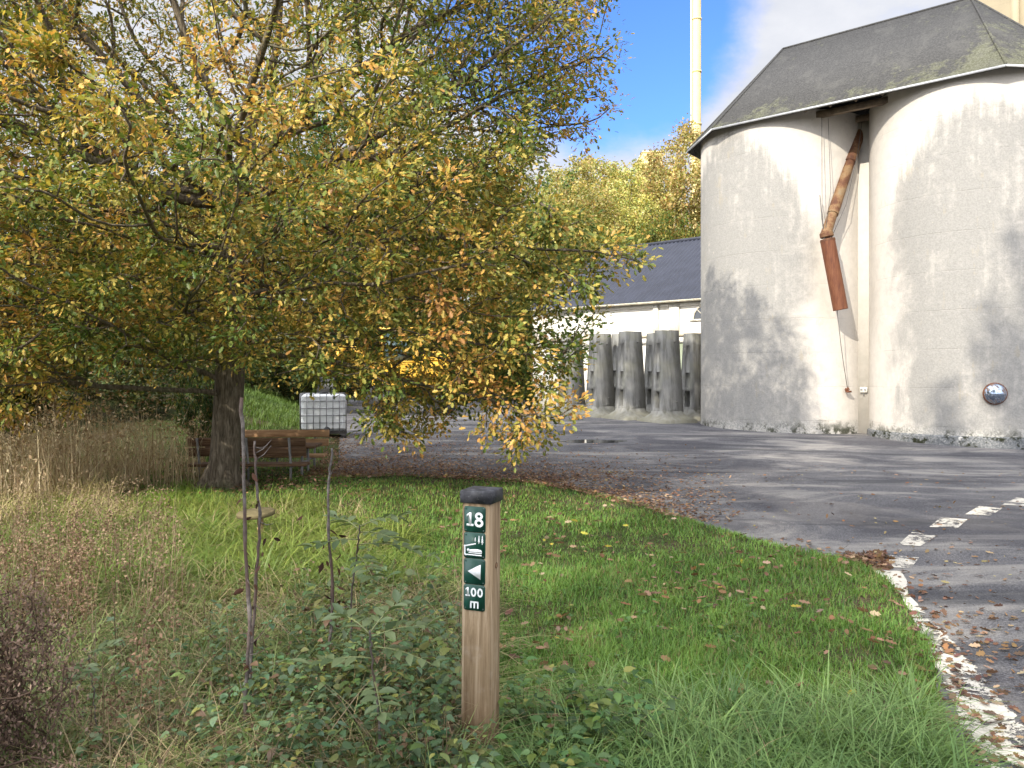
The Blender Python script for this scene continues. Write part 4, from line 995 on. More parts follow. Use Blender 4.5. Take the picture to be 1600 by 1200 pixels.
t = NT('cap_rubber'); v = t.coord(); f = t.noise(v, 18, 6, .7); g = t.noise(v, 120, 3, .7); c = t.mix(t.mr(f, .42, .66), (.018, .018, .022), (.065, .065, .075)); c = t.mix(t.mr(g, .62, .72, 0, .7), c, (.22, .22, .22))
t.bsdf(c, .55, t.bump(f, .25, .006), 0, .4)
m_ = MB(); a_ = hw + .006; V = []
for z, w_ in ((Hp - .042, a_), (Hp + .003, a_), (Hp + .007, a_ - .005), (Hp + .010, .02)): V += [(-w_, -w_, z), (w_, -w_, z), (w_, w_, z), (-w_, w_, z)]
Fq = [(3, 2, 1, 0), (12, 13, 14, 15)] + [(k * 4 + i, k * 4 + (i + 1) % 4, k * 4 + 4 + (i + 1) % 4, k * 4 + 4 + i) for k in range(3) for i in range(4)]
m_.add(V, Fq); m_.build('cap', t.m, ps)
# knot on the right face
M['knot'] = simple('knot_wood', (.22, .13, .07), .7, 0, .5, 60, .4)
m_ = MB(); m_.lathe([(.009, 0), (.009, .0015), (.006, .002)], (0, 0, 0), 20, 'X'); o = m_.build('knot', M['knot'], ps, True); o.location = (hw + .0, .012, .815)
m_ = MB(); a = np.linspace(0, 2 * math.pi, 18); m_.tube([(0, .0105 * math.cos(q_), .0105 * math.sin(q_)) for q_ in a], .0015, 5); o = m_.build('knot', simple('knot_ring', (.08, .035, .018), .8), ps); o.location = (hw + .0005, .012, .815)
t = NT('green_enamel'); v = t.coord(); f = t.noise(v, 25, 4); t.bsdf(t.mix(t.mr(f, .3, .7), (.004, .045, .030), (.006, .055, .037)), .38, None, 0, .45); M['green'] = t.m
t = NT('white_vinyl'); t.bsdf((.78, .80, .80), .45, None, 0, .3); M['vinyl'] = t.m
M['screw'] = simple('screw_steel', (.10, .13, .12), .4, .6)
def ribbon(pts_, w, close=False):
    p = np.array(pts_, float); n = len(p); L_ = []; R_ = []
    for i in range(n):
        a = p[i - 1] if i > 0 or close else p[i]; b = p[(i + 1) % n] if i < n - 1 or close else p[i]
        t_ = b - a; t_ /= np.linalg.norm(t_); nn = np.array((-t_[1], t_[0])) * w / 2; L_.append(p[i] + nn); R_.append(p[i] - nn)
    F_ = [(i, (i + 1) % n, n + (i + 1) % n, n + i) for i in range(n if close else n - 1)]
    return L_ + R_, F_
PW, PH = .0885, .0985
class Sym:
    def __init__(s): s.m = MB()
    def poly(s, pts_):
        n = len(pts_); V = [(x, -.0013, z) for x, z in pts_] + [(x, -.0001, z) for x, z in pts_]
        s.m.add(V, [tuple(range(n))] + [(i, n + i, n + (i + 1) % n, (i + 1) % n) for i in range(n)])
    def rib(s, pts_, w, close=False):
        q_, F_ = ribbon(pts_, w, close); s.m.add([(x, -.0013, z) for x, z in q_], F_)
    def ell(s, cx, cz, rx, rz_, w): s.rib([(cx + rx * math.cos(a), cz + rz_ * math.sin(a)) for a in np.linspace(0, 2 * math.pi, 29)[:-1]], w, True)
    def one(s, cx, cz, h, w):
        b = cz - h / 2; tp = cz + h / 2
        s.poly([(cx - w / 2, b + w * .5), (cx + w / 2, b + w * .5), (cx + w / 2, tp), (cx - w * .25, tp), (cx - w * 1.35, tp - w * .85), (cx - w * 1.35, tp - w * 1.6), (cx - w / 2, tp - w * 1.15)])
        s.poly([(cx - h * .27, b), (cx + h * .27, b), (cx + h * .27, b + w * .78), (cx - h * .27, b + w * .78)])
def plate(i, draw):
    zc = Hp - .042 - .012 - PH / 2 - i * (PH + .0015)
    e = .008; w_, h_ = PW / 2, PH / 2; pr_ = []
    for cx, cz, a0 in ((w_ - e, h_ - e, 0), (-w_ + e, h_ - e, 90), (-w_ + e, -h_ + e, 180), (w_ - e, -h_ + e, 270)):
        for q_ in (0, 30, 60, 90): pr_.append((cx + e * math.cos(R(a0 + q_)), cz + e * math.sin(R(a0 + q_))))
    n = len(pr_); V = [(x, -.0025, z) for x, z in pr_] + [(x, 0.0, z) for x, z in pr_]
    o = mk('sign_plate', V, [tuple(reversed(range(n)))] + [(i_, (i_ + 1) % n, n + (i_ + 1) % n, n + i_) for i_ in range(n)], M['green'], ps); o.location = (-.003, -hw - .0005, zc)
    s = Sym(); draw(s); q_ = s.m.build('symbol', M['vinyl'], o); q_.location = (0, -.0027, 0)
    m_ = MB()
    for sx in (-1, 1):
        for sz in (-1, 1): m_.lathe([(.0028, .0024), (.0026, .0036), (.001, .0040)], (sx * (PW / 2 - .0075), 0, sz * (PH / 2 - .0075)), 10, 'Y')
    m_.build('screw', M['screw'], o, True)
def d18(s):
    s.one(-.019, .0, .052, .0105); s.ell(.018, .0135, .0115, .0100, .0092); s.ell(.018, -.0125, .0135, .0115, .0095)
def dshelter(s):
    s.rib([(-.040, -.034), (-.040, .0)], .005); s.rib([(-.044, -.004), (.006, .008)], .0045); s.rib([(-.042, -.036), (.030, -.036)], .0045); s.rib([(-.024, -.0285), (.031, -.0285)], .003)
    s.poly([(-.026 + .0055 * math.cos(a), -.0185 + .0055 * math.sin(a)) for a in np.linspace(0, 6.28, 15)[:-1]])
    s.poly([(-.022, -.026), (.031, -.026), (.031, -.021), (.026, -.0155), (.012, -.0135), (-.008, -.0145), (-.019, -.0165)])
    for cx, b, h, w in ((.0185, .012, .027, .0085), (.0325, .009, .031, .0095), (.003, .018, .014, .0055)):
        for k in range(3):
            y0 = b + h * (.12 + .27 * k); s.poly([(cx - w * (1 - .25 * k) * .62, y0), (cx + w * (1 - .25 * k) * .62, y0), (cx, y0 + h * .36)])
        s.rib([(cx, b - .003), (cx, b + h * .2)], w * .3)
def darrow(s): s.poly([(-.028, .0), (.026, -.029), (.026, .029)])
def d100(s):
    s.one(-.027, .021, .034, .0068); s.ell(-.0025, .021, .0082, .0140, .0066); s.ell(.0245, .021, .0082, .0140, .0066)
    for xx in (-.0135, .001, .0155): s.rib([(xx, -.040), (xx, -.014)], .0062)
    s.rib([(-.0165, -.0165), (.0185, -.0165)], .0062)
for i, f_ in enumerate((d18, dshelter, darrow, d100)): plate(i, f_)

# ------------------------------------------------------------------ round board on a thin post
gx_, gd_, gz_ = (405 - 800) / 1200 * 7.0, 7.0, float(ground_h(np.array([(405 - 800) / 1200 * 7.0]), np.array([7.0]))[0])
rb_ = thing('round_stand', 'small round wooden board on a thin post standing in the rough grass', 'stand', (gx_, gd_, gz_ - .1))
zt = CAMZ - 212 / 1200 * 7 - gz_ + .1
t = NT('mossy_board'); v = t.coord(); f = t.noise(v, 8, 6, .7); t.bsdf(t.mix(t.mr(f, .35, .65), (.075, .062, .026), (.14, .112, .055)), .85, t.bump(f, .4, .01)); 
m_ = MB(); m_.lathe([(.150, zt - .02), (.168, zt - .012), (.168, zt + .018), (.158, zt + .025)], n=30); o = m_.build('board', t.m, rb_); o.rotation_euler = (R(3), R(-3), 0)
m_ = MB(); m_.tube([(0.0, 0, -.2), (.01, 0, zt - .02)], .028, 12); m_.build('stem', simple('peeled_wood', (.36, .25, .12), .7, 0, .3, 12, .2), rb_, True)

# ------------------------------------------------------------------ ground cover
def gz(x, y):
    i = np.clip(np.searchsorted(xs, x) - 1, 0, nx - 2); j = np.clip(np.searchsorted(ys, y) - 1, 0, ny - 2)
    u = (x - xs[i]) / (xs[i + 1] - xs[i]); v_ = (y - ys[j]) / (ys[j + 1] - ys[j])
    return (Z[j, i] * (1 - u) + Z[j, i + 1] * u) * (1 - v_) + (Z[j + 1, i] * (1 - u) + Z[j + 1, i + 1] * u) * v_
def sample(n, d0, d1, px0_, px1_, pw=1.0):
    u = rng.random(n)
    if abs(pw - 1) < 1e-6: d = d0 * (d1 / d0) ** u
    else: d = (d0 ** (1 - pw) + u * (d1 ** (1 - pw) - d0 ** (1 - pw))) ** (1 / (1 - pw))
    return (rng.uniform(px0_, px1_, n) - 800) / 1200 * d, d
def lerpc(a, b, q): return np.array(a) * (1 - q[:, None]) + np.array(b) * q[:, None]

# short lawn
x, y = sample(430000, 2.4, 15.5, -80, 1500, 1.15)
sd = edge_dist(x, y); k = (sd > -.05 + .05 * rng.random(len(x))) & ~((np.hypot(x - OX, y - OY) < .32))
x, y, sd = x[k], y[k], sd[k]; n = len(x)
pt = vnoise(x, y, .9); pt2 = vnoise(x, y, 3.2, 4.)
k = rng.random(n) < np.where(y > 8.5, .95, 1.) * np.clip(.72 + .6 * pt2 + .3 * pt, .25, 1)
k &= ~((x < -3) & (y > 13) & (rng.random(n) < .4))
x, y, pt, pt2 = x[k], y[k], pt[k], pt2[k]; n = len(x)
L = (.045 + .05 * rng.random(n)) * (1 + .5 * np.clip(pt, -.5, 1)) * np.interp(y, [3, 5, 9, 15], [1.35, 1.0, .9, 1.1])
q = np.clip(.5 + .55 * pt2 + .3 * rng.normal(size=n), 0, 1)
col = lerpc((.070, .165, .030), (.205, .335, .066), q); br = rng.random(n) < (.09 + .12 * sst(7, 10, y) + .16 * sst(.15, .55, vnoise(x, y, 1.7, 11.))); col[br] = lerpc((.20, .17, .06), (.26, .20, .09), rng.random(br.sum()))
tag(blades('lawn_grass', np.stack([x, y, gz(x, y) - .01], 1), rng.uniform(0, 6.28, n), L, rng.uniform(.2, 1.1, n), np.interp(y, [2.5, 6, 14], [.0042, .0065, .013]) * rng.uniform(.8, 1.3, n), col, M['grass'], 2), kind='stuff')

# long tufted grass
def tufts(name, cx, cy, per, Lr, spread, cols, lean=(.4, 1.6), wd=(.0055, .0105), nseg=4, mat='grass', dirn=None):
    m = len(cx); ii = np.repeat(np.arange(m), per); n = len(ii)
    x = cx[ii] + rng.normal(size=n) * spread; y = cy[ii] + rng.normal(size=n) * spread
    sc = rng.uniform(.65, 1.25, m)[ii]; L = rng.uniform(*Lr, n) * sc
    az = rng.uniform(0, 6.28, n) if dirn is None else dirn + rng.normal(size=n) * .9
    q = np.clip(rng.random(m)[ii] * .6 + rng.random(n) * .4, 0, 1); col = lerpc(*cols, q) * rng.uniform(.75, 1.25, (n, 1))
    return tag(blades(name, np.stack([x, y, gz(x, y) - .02], 1), az, L, rng.uniform(*lean, n), rng.uniform(*wd, n) * np.interp(y, [2.5, 8], [1, 1.5]), np.clip(col, 0, 1), M[mat], nseg), kind='stuff')
def region(n, d0, d1, a, b, pw=1., f=None):
    x, y = sample(n, d0, d1, a, b, pw); k = edge_dist(x, y) > .08
    if f is not None: k &= f(x, y)
    return x[k], y[k]
GR = ((.05, .11, .024), (.16, .24, .055)); ST = ((.30, .235, .12), (.42, .34, .20)); YG = ((.12, .16, .03), (.30, .29, .07))
px_of = lambda x, y: 800 + 1200 * x / y
notpost = lambda x, y: np.hypot(x + .11, y - 3.0) > .16
tufts('long_grass', *region(300, 2.5, 3.55, 790, 1500, 1, lambda x, y: notpost(x, y) & (rng.random(len(x)) < sst(3.75, 3.1, y))), 48, (.14, .36), .05, ((.07, .15, .042), (.23, .33, .105)))
tufts('long_grass', *region(330, 2.5, 5.6, -60, 740, 1, notpost), 40, (.16, .45), .06, ((.07, .13, .036), (.24, .28, .095)))
tufts('long_grass', *region(190, 5.2, 7.8, 90, 620), 60, (.24, .52), .09, ((.08, .16, .028), (.26, .30, .07)), (.7, 1.9))
tufts('long_grass', *region(150, 7.6, 9.6, -20, 500), 45, (.14, .34), .12, ((.10, .18, .03), (.30, .31, .08)))
tufts('bank_grass', *region(420, 15.5, 30, 300, 480, .3), 40, (.10, .30), .25, ((.06, .12, .02), (.16, .22, .05)), (.3, 1.4), (.010, .018), 2)
tufts('dry_grass', *region(240, 2.5, 5.2, 60, 720, 1, notpost), 28, (.20, .52), .09, ST, (.8, 2.2), (.003, .006), 4, 'dry')
tufts('dry_grass', *region(70, 5.0, 8.5, 60, 560), 40, (.25, .50), .10, ST, (.6, 1.8), (.003, .006), 4, 'dry')
tufts('dry_grass', *region(60, 2.5, 3.4, 700, 1420, 1, notpost), 8, (.18, .36), .08, ST, (.8, 2.2), (.003, .005), 4, 'dry')
tufts('dry_grass', *region(60, 7.5, 11.0, -80, 200), 30, (.22, .60), .12, ((.26, .22, .09), (.48, .39, .20)), (.4, 1.4), (.005, .008), 4, 'dry')
tufts('long_grass', *region(260, 7.4, 12.0, -60, 330), 40, (.10, .26), .12, ((.11, .22, .03), (.28, .36, .07)))
tufts('long_grass', *region(90, 4.6, 7.4, -60, 300), 46, (.20, .46), .09, ((.08, .15, .03), (.24, .27, .08)))

# dried reed and bracken belt at the left
def stalks(name, x, y, H, col, wd, lean=(.0, .35), mat='dry', nseg=3):
    n = len(x); return tag(blades(name, np.stack([x, y, gz(x, y) - .03], 1), rng.uniform(0, 6.28, n), H, rng.uniform(*lean, n), wd, col, M[mat], nseg, power=1.6), kind='stuff')
def bits(name, x, y, z, size, col, mat, shape=(QV, QF), up=.2):
    n = len(x); B = basis(rdir(n) + np.array((0, 0, -.25)), rdir(n) + np.array((0, 0, up)))
    return tag(scatter(name, shape[0], shape[1], np.stack([x, y, gz(x, y) + z], 1), B, np.stack([size * .9, size, size], 1), np.clip(col, 0, 1), M[mat]), kind='stuff')
def reedmask(x, y): return (px_of(x, y) < 318 + 10 * vnoise(x, y, 2.)) & (y > 9.4 + 2.6 * sst(60, 300, px_of(x, y)) + .8 * vnoise(x, y, .7))
x, y = sample(6000, 8.8, 15, -160, 330, .5); k = reedmask(x, y) & (rng.random(len(x)) < .62 + .9 * vnoise(x, y, .9, 4.)); x, y = x[k], y[k]; n = len(x)
stalks('dry_reeds', x, y, rng.uniform(.4, 1.35, n) * np.clip(1 + .6 * vnoise(x, y, .6), .5, 1.4), lerpc((.24, .16, .09), (.56, .46, .30), rng.random(n)), rng.uniform(.006, .015, n), (.0, .7))
x, y = sample(13000, 8.8, 15, -160, 320, .5); k = reedmask(x, y) & (rng.random(len(x)) < .55 + 1.1 * vnoise(x, y, .9, 4.)); x, y = x[k], y[k]; n = len(x)
bits('dry_fern_leaves', x, y, rng.beta(1.8, 1.5, n) * 1.2 * np.clip(1 + .6 * vnoise(x, y, .6), .4, 1.4), rng.uniform(.03, .085, n), lerpc((.22, .13, .07), (.52, .42, .27), rng.random(n)) * (1 + .3 * vnoise(x, y, 1.2)[:, None]), 'dry')
# brown seed heads mid left
x, y = sample(1500, 4.4, 8.2, -80, 290); k = (rng.random(len(x)) < .5) & (px_of(x, y) < 330 - 30 * (y - 5) + 40 * vnoise(x, y, 1.)); x, y = x[k], y[k]; n = len(x)
stalks('dead_herb_stems', x, y, rng.uniform(.25, .75, n), lerpc((.10, .065, .05), (.30, .22, .15), rng.random(n)), rng.uniform(.004, .008, n), (.0, .5))
ii = rng.integers(0, n, 8000); zz = rng.beta(2.2, 1.3, 8000) * .62
bits('dead_herb_leaves', x[ii] + rng.normal(size=8000) * .02, y[ii] + rng.normal(size=8000) * .02, zz, rng.uniform(.010, .028, 8000), lerpc((.10, .065, .04), (.30, .22, .14), rng.random(8000)), 'dry')
# big dead bush at the lower left corner
bx, by = -2.22, 2.85; base_z = float(gz(np.array([bx]), np.array([by]))[0])
bush = thing('dead_bush', 'big brown dried up bush of fine twigs in the lower left corner', 'bush', (bx, by, base_z - .05)); bush.scale = (.86, 1.0, 1.28)
at2 = np.concatenate([in_ell((rng.uniform(-.55, .6), rng.uniform(-.5, .45), rng.uniform(.25, .45)), (.38, .38, .34), 150, .1) for _ in range(9)]); at2 = at2[(at2[:, 2] > .03) & (at2[:, 2] < .80)]
m_ = MB(); allp = []; allpar = []
for k_ in range(7):
    b0 = (rng.uniform(-.6, .55), rng.uniform(-.5, .4), 0); dd2 = np.hypot(at2[:, 0] - b0[0], at2[:, 1] - b0[1]); sub_ = at2[dd2 < .55]
    ps_, pr2 = colonize(b0, (b0[0], b0[1], .10), sub_[rng.choice(len(sub_), min(170, len(sub_)), False)], .05, .6, .07, 40)
    rd_ = np.maximum(branch_radii(pr2, .0012, 2.3), .0014); tree_tubes(m_, ps_, pr2, np.minimum(rd_ * 1.3, .010)); allp.append(ps_)
m_.build('twigs', simple('brown_twig', (.085, .055, .04), .9, 0, .3, 20, .1), bush)
ap = np.concatenate(allp); ii = rng.integers(0, len(ap), 46000); n = len(ii)
lp_ = ap[ii] + rng.normal(size=(n, 3)) * .035; s1 = rng.uniform(.008, .022, n)
q = np.clip(.45 + .5 * vnoise(lp_[:, 0], lp_[:, 1] + lp_[:, 2], 3.) + .25 * rng.normal(size=n), 0, 1)
scatter('crown', QV, QF, lp_, basis(rdir(n), rdir(n)), np.stack([s1 * .8, s1, s1], 1), lerpc((.075, .048, .038), (.27, .19, .145), q) * rng.uniform(.7, 1.3, (n, 1)), M['dry'], bush)

x, y = sample(520, 2.9, 6.0, -60, 330); k = (rng.random(len(x)) < .10 + 1.3 * vnoise(x, y, 1.3, 6.)) & (px_of(x, y) < 290 - 45 * (y - 3) + 90 * rng.normal(size=len(x))); x, y = x[k], y[k]; n = len(x); H_ = rng.uniform(.35, .85, n)
stalks('dead_dock_stems', x, y, H_, lerpc((.10, .06, .04), (.30, .21, .13), rng.random(n)), rng.uniform(.005, .009, n), (.0, .45))
ii = rng.integers(0, n, 5200); q = rng.beta(3, 1.4, 5200)
bits('dead_dock_seeds', x[ii] + rng.normal(size=5200) * .022, y[ii] + rng.normal(size=5200) * .022, q * H_[ii] * .95, rng.uniform(.010, .026, 5200), lerpc((.09, .052, .036), (.30, .20, .13), rng.random(5200)), 'dry')
# nettles and other low weeds
NV = [(0, 0, 0), (0, .5, .02), (0, 1, -.12)] + [(.20, .12, .03), (.33, .30, .05), (.27, .42, .07), (.29, .50, .05), (.20, .62, .05), (.20, .70, .02), (.08, .85, -.05)] + [(-.20, .12, .03), (-.33, .30, .05), (-.27, .42, .07), (-.29, .50, .05), (-.20, .62, .05), (-.20, .70, .02), (-.08, .85, -.05)]
NF = [(0, 3, 4, 5, 1), (1, 5, 6, 7), (1, 7, 8, 9, 2), (0, 1, 12, 11, 10), (1, 14, 13, 12), (1, 2, 16, 15, 14)]
def weeds(name, x, y, H, lsz, cols, pairs=6):
    m = len(x); g = gz(x, y); pos_ = []; fwd = []; nr_ = []; sz = []; cl_ = []; sx = []; 
    lean = rng.normal(size=(m, 2)) * .16
    tone = rng.random(m)
    for i in range(m):
        a0 = rng.uniform(0, 6.28)
        for k in range(pairs):
            q = .18 + .82 * (k + .5) / pairs; z = H[i] * q
            for s_ in range(2 if k < pairs - 1 else 4):
                a = a0 + k * 1.57 + s_ * (math.pi if k < pairs - 1 else math.pi / 2) + rng.normal() * .25
                if rng.random() < .12: continue
                pos_.append((x[i] + lean[i, 0] * z + .012 * math.cos(a), y[i] + lean[i, 1] * z + .012 * math.sin(a), g[i] + z)); dn = rng.uniform(-.55, .25)
                fwd.append((math.cos(a), math.sin(a), dn)); nr_.append((rng.normal() * .25 - dn * math.cos(a), rng.normal() * .25, 1)); sz.append(lsz * (1.15 - .55 * q) * rng.uniform(.5, 1.45)); cl_.append(tone[i])
    n = len(pos_); sz = np.array(sz); q = np.clip(.6 * np.array(cl_) + .4 * rng.random(n), 0, 1)
    col = lerpc(*cols, q) * rng.uniform(.7, 1.35, (n, 1)) * rng.uniform(.88, 1.12, (n, 3)); warm = rng.random(n) < .30; col[warm] *= np.array((1.5, 1.15, .75)); yl = rng.random(n) < .03; col[yl] = (.26, .26, .07); dd_ = rng.random(n) < .05; col[dd_] = (.16, .10, .06)
    o = tag(scatter(name + '_leaves', NV, NF, np.array(pos_), basis(np.array(fwd), np.array(nr_)), np.stack([sz, sz, sz], 1), np.clip(col, 0, 1), M['weed']), kind='stuff')
    az = np.arctan2(lean[:, 1], lean[:, 0]); 
    tag(blades(name + '_stems', np.stack([x, y, g - .02], 1), az, H * 1.02, np.hypot(lean[:, 0], lean[:, 1]), np.full(m, .006), lerpc((.07, .08, .03), (.16, .12, .06), rng.random(m)), M['weed'], 3, power=1.0), kind='stuff')
NC = ((.05, .10, .040), (.15, .21, .105))
x, y = region(470, 2.35, 4.4, 330, 770, 1, notpost); weeds('nettle', x, y, rng.uniform(.10, .42, len(x)) * np.interp(y, [2.3, 4.4], [.85, 1.1]), .062, NC)
x, y = region(120, 2.5, 3.4, 785, 1010, 1, notpost); weeds('nettle', x, y, rng.uniform(.12, .34, len(x)), .070, ((.035, .085, .026), (.10, .17, .055)), 5)
x, y = region(120, 2.6, 3.7, 410, 715, 1, notpost); weeds('nettle', x, y, rng.uniform(.22, .55, len(x)), .054, ((.034, .080, .032), (.12, .18, .095)), 8)
x, y = region(75, 2.6, 4.2, 120, 360, 1); weeds('nettle', x, y, rng.uniform(.12, .36, len(x)), .06, NC, 5)
x, y = region(90, 3.2, 5.4, 470, 720, 1, notpost); weeds('bramble', x, y, rng.uniform(.15, .45, len(x)), .09, ((.05, .085, .035), (.12, .16, .075)), 5)
x, y = region(60, 4.0, 5.6, 800, 1180, 1); weeds('clover', x, y, rng.uniform(.03, .07, len(x)), .05, ((.05, .12, .03), (.11, .19, .05)), 2)

# dead thin stems criss-crossing the weeds
x, y = region(420, 2.5, 5.0, 130, 740, 1, notpost); n = len(x)
stalks('dead_stems', x, y, rng.uniform(.25, .75, n), lerpc((.07, .05, .035), (.26, .20, .13), rng.random(n)), rng.uniform(.004, .008, n), (.1, 1.0), 'dry', 4)
x, y = region(2600, 2.6, 5.2, 120, 740, 1, notpost); n = len(x)
bits('withered_leaves', x, y, rng.uniform(.02, .36, n), rng.uniform(.010, .030, n), lerpc((.07, .045, .03), (.26, .19, .12), rng.random(n)), 'dry')

# bare saplings with their leaves
def sapling(label, path, depth, r0, r1, leaves, cat='sapling'):
    p = [np.array(((px - 800) / 1200 * (depth + dz2), depth + dz2, CAMZ - (py - 590) / 1200 * (depth + dz2))) for px, py, dz2 in path]
    p[0][2] = float(gz(np.array([p[0][0]]), np.array([p[0][1]]))[0]) - .08
    root = thing('sapling', label, cat, tuple(p[0])); b = p[0].copy()
    # resample smoothly
    Q = np.array(p); tt = np.linspace(0, 1, len(Q)); tn = np.linspace(0, 1, 28); Qn = np.stack([np.interp(tn, tt, Q[:, k]) for k in range(3)], 1)
    for _ in range(2): Qn[1:-1] = .5 * Qn[1:-1] + .25 * (Qn[:-2] + Qn[2:])
    Qn += np.concatenate([np.zeros((1, 3)), rng.normal(size=(27, 3)) * .0022])
    rr = .8 * np.linspace(r0, r1, 28) * (1 + .10 * rng.normal(size=28)); rr[rng.integers(3, 26, 5)] *= 1.28
    m_ = MB(); m_.tube(Qn - b, rr, 8); m_.build('stem', M['sap'], root, True)
    if leaves: leaves(root, Qn - b)
    return root
t = NT('sapling_bark'); v = t.coord(); f = t.noise(v, 30, 5, .7); g = t.noise(t.mapping(v, (1, 1, .4)), 9, 4)
t.bsdf(t.mix(t.mr(g, .4, .6), t.mix(t.mr(f, .35, .65), (.06, .052, .048), (.15, .135, .125)), (.085, .055, .045)), .8, t.bump(f, .4, .004), 0, .2); M['sap'] = t.m
def withered(k, a, b_):
    def f(root, Q):
        i = rng.integers(int(27 * a), max(int(27 * a) + 1, int(27 * b_)), k); pp = Q[i] + rng.normal(size=(k, 3)) * .03; s1 = rng.uniform(.025, .06, k)
        scatter('withered_leaf', OVV, OVF, pp, basis(rdir(k) + np.array((0, 0, -.8)), rdir(k)), np.stack([s1 * .8, s1, s1], 1), lerpc((.03, .016, .012), (.10, .05, .035), rng.random(k)), M['dry'], root)['kind'] = 'stuff'
        m_ = MB()
        for _ in range(7):
            j = int(rng.integers(int(27 * a), 27)); d = rdir(1)[0] * np.array((1, 1, .4)); L_ = rng.uniform(.05, .16)
            m_ = MB(); m_.tube([Q[j], Q[j] + d * L_ * .5 + (0, 0, .01), Q[j] + d * L_ + (0, 0, .04)], [.0028, .002, .001], 4); m_.build('twig', M['sap'], root)
    return f
M['gstalk'] = simple('green_stalk', (.17, .19, .08), .6, 0, .2, 10, .1)
def pinnate(specs, size=.085):
    def f(root, Q):
        pos_, fw_, nr_ = [], [], []
        for (qi, az, L_, up) in specs:
            b0 = Q[min(27, int(qi * 27))]; d = np.array((math.cos(az), math.sin(az), up)); d /= np.linalg.norm(d); sd_ = np.cross(d, (0, 0, 1)); sd_ /= np.linalg.norm(sd_)
            arc = [b0 + d * L_ * s_ + np.array((0, 0, -.25 * L_ * s_ * s_)) for s_ in np.linspace(0, 1, 7)]; m_ = MB(); m_.tube(arc, [.003] * 4 + [.002] * 3, 5); m_.build('leaf_stalk', M['gstalk'], root, True)
            for s_ in np.linspace(.28, 1, 5):
                c_ = b0 + d * L_ * s_ + np.array((0, 0, -.25 * L_ * s_ * s_))
                for sg in ((-1, 1) if s_ < .99 else (-.6, .6, 0)):
                    pos_.append(c_); fw_.append(sd_ * sg * 1.0 + d * (.55 if sg else 1.5) + np.array((0, 0, rng.normal() * .15 - .12))); nr_.append(np.array((0, 0, 1.)) + rng.normal(size=3) * .22)
        k = len(pos_); s1 = size * rng.uniform(.8, 1.2, k)
        o = scatter('leaf', OVV, OVF, np.array(pos_), basis(np.array(fw_), np.array(nr_)), np.stack([s1 * .85, s1, s1], 1), lerpc((.075, .115, .05), (.17, .21, .10), rng.random(k)), M['weed'], root)
        o['kind'] = 'stuff'
    return f
sapling('tallest bare grey sapling stem, standing in front of the oak trunk', [(380, 1200, 0), (383, 1085, 0), (389, 1010, .0), (391, 960, .02), (385, 900, .03), (382, 800, .05), (380, 700, .05), (378, 620, .05)], 3.15, .0105, .0085, withered(6, .1, .4))
sapling('thin brownish sapling stem just right of the tallest bare stem', [(386, 1110, .05), (394, 1000, .06), (399, 930, .05), (403, 860, .05), (406, 810, .05), (402, 760, .05), (399, 725, .05), (397, 690, .05)], 3.3, .009, .006, withered(26, .1, .9))
sapling('crooked dark sapling stem with withered leaves left of the marker post', [(486, 1110, 0), (505, 1050, 0), (517, 990, 0), (521, 920, 0), (514, 850, 0), (512, 780, 0), (515, 740, 0), (519, 700, 0)], 3.6, .0095, .0065, withered(34, .05, .75))
sapling('low sapling with pale compound leaves left of the marker post cap', [(548, 985, .2), (550, 930, .15), (556, 880, .1), (560, 845, .05), (562, 820, 0)], 3.6, .006, .004, pinnate([(.98, .2, .20, .5), (.95, 2.4, .20, .45), (.9, -.6, .24, .2), (.72, .1, .26, .15), (.8, 3.6, .22, .2), (.6, 5.2, .24, .05)]))
sapling('low sapling with drooping pointed compound leaves left of the post foot', [(600, 1190, .1), (592, 1120, .08), (585, 1060, .05), (580, 1010, .02), (578, 985, 0)], 2.75, .006, .004, pinnate([(.98, .9, .18, .9), (.95, 2.5, .17, .6), (.9, .1, .22, .45), (.75, -.3, .24, .1), (.7, 3.3, .22, .2), (.5, 5.0, .2, .1)], .075))
sapling('thin young stem with round lime green leaves in front of the dead bush', [(152, 1190, 0), (150, 1130, 0), (146, 1080, 0), (140, 1040, 0), (137, 1020, 0)], 3.0, .003, .002, pinnate([(.98, .3, .10, .6), (.6, 2.6, .10, .3), (.8, 5., .10, .3)], .06))

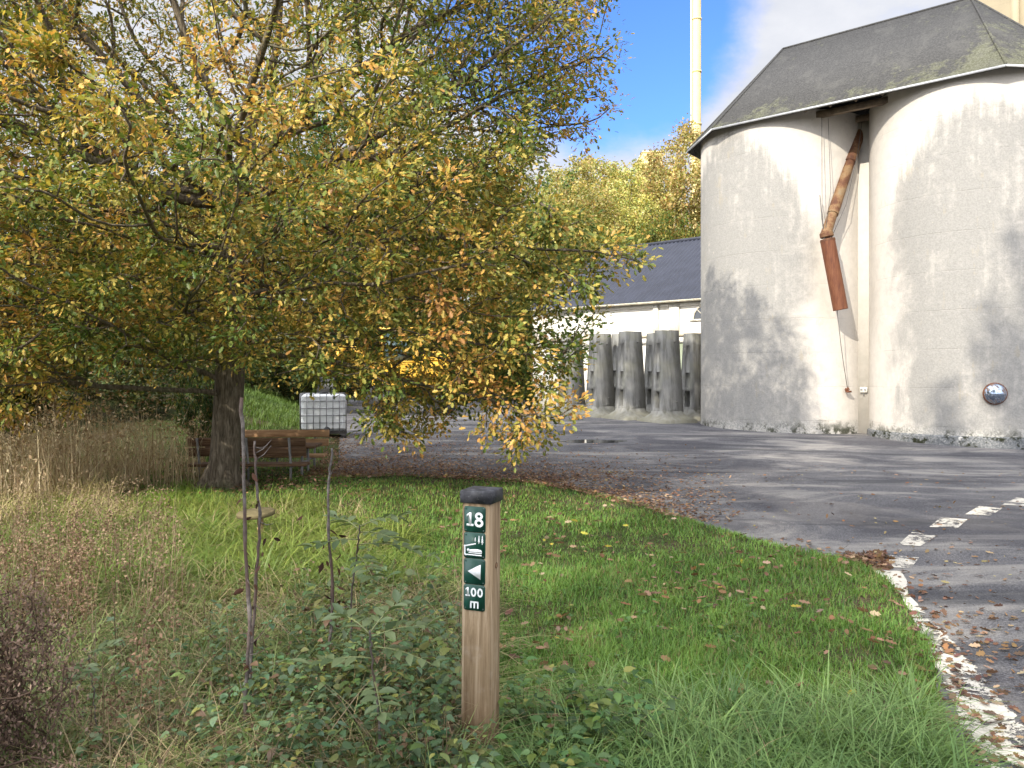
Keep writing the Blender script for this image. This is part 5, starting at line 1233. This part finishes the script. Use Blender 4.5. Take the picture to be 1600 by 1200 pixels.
# ------------------------------------------------------------------ fallen leaves
def litter(n, xf, yf, size, cols, w, lift=.012, tilt=.35, name='fallen_leaves', onroad=None):
    g = np.where(edge_dist(xf, yf) > .02, gz(xf, yf) + lift * 2.2, base_h(xf, yf) + .008)
    nn = len(xf); nr_ = np.array((0, 0, 1.)) + rng.normal(size=(nn, 3)) * tilt; fw_ = rdir(nn, .15)
    s1 = rng.uniform(*size, nn); V = [(a, b, c * 1.2 + .25 * (b - .5) ** 2) for a, b, c in OAKV]
    tag(scatter(name, V, OAKF, np.stack([xf, yf, g], 1), basis(fw_, nr_), np.stack([s1, s1, s1], 1), pal(cols, w, nn), M['dry']), kind='stuff')
LC = [(.18, .10, .06), (.25, .155, .10), (.12, .07, .05), (.34, .24, .155), (.25, .14, .07)]
x, y = sample(150000, 8.5, 22, 440, 1150, .3); sd = -edge_dist(x, y)
dens = np.exp(-np.maximum(sd, 0) / 1.6) * sst(1250, 760, px_of(x, y)) * sst(21, 14, y); k = (sd > -.3) & (rng.random(len(x)) < dens * (.85 + .8 * vnoise(x, y, 1.1))); x, y = x[k], y[k]
litter(0, x, y, (.022, .065), LC, (4, 4, 3, 3, 2))
x, y = sample(5200, 3.0, 14, 500, 1470, .9); k = (edge_dist(x, y) > .05); x, y = x[k], y[k]; k = rng.random(len(x)) < np.clip(.22 + .9 * vnoise(x, y, .8, 2.), .06, 1); x, y = x[k], y[k]
litter(0, x, y, (.035, .085), LC + [(.42, .33, .06)], (4, 4, 2, 3, 3, .6), .02, .6)
x, y = sample(6000, 10.5, 15, -50, 560, .4); k = edge_dist(x, y) > .05; k &= rng.random(len(x)) < .35 * np.exp(-((x - OX) ** 2 + (y - OY) ** 2) / 9); litter(0, x[k], y[k], (.035, .08), LC, (4, 4, 2, 3, 3), .02, .5)
# verge drift along the road edge
x, y = sample(5200, 2.6, 7.6, 1180, 1640, 1.); sd = -edge_dist(x, y); k = (sd > -.12) & (rng.random(len(x)) < .50 * np.exp(-np.abs(sd - .10) / .20) + .07); x, y = x[k], y[k]
litter(0, x, y, (.028, .075), LC, (4, 3, 5, 2, 2), .012, .45)
x, y = sample(300, 6.4, 7.0, 1325, 1385, 1.); litter(0, x, y, (.04, .09), LC, (4, 3, 6, 2, 2), .03, .6)
x, y = sample(3600, 2.8, 14, 850, 1640, .8); k = edge_dist(x, y) < -.2; k &= rng.random(len(x)) < np.clip(.2 + .8 * vnoise(x, y, .7, 8.), .05, 1); litter(0, x[k], y[k], (.025, .07), LC + [(.34, .28, .14)], (3, 3, 3, 3, 2, 3), .008, .3)
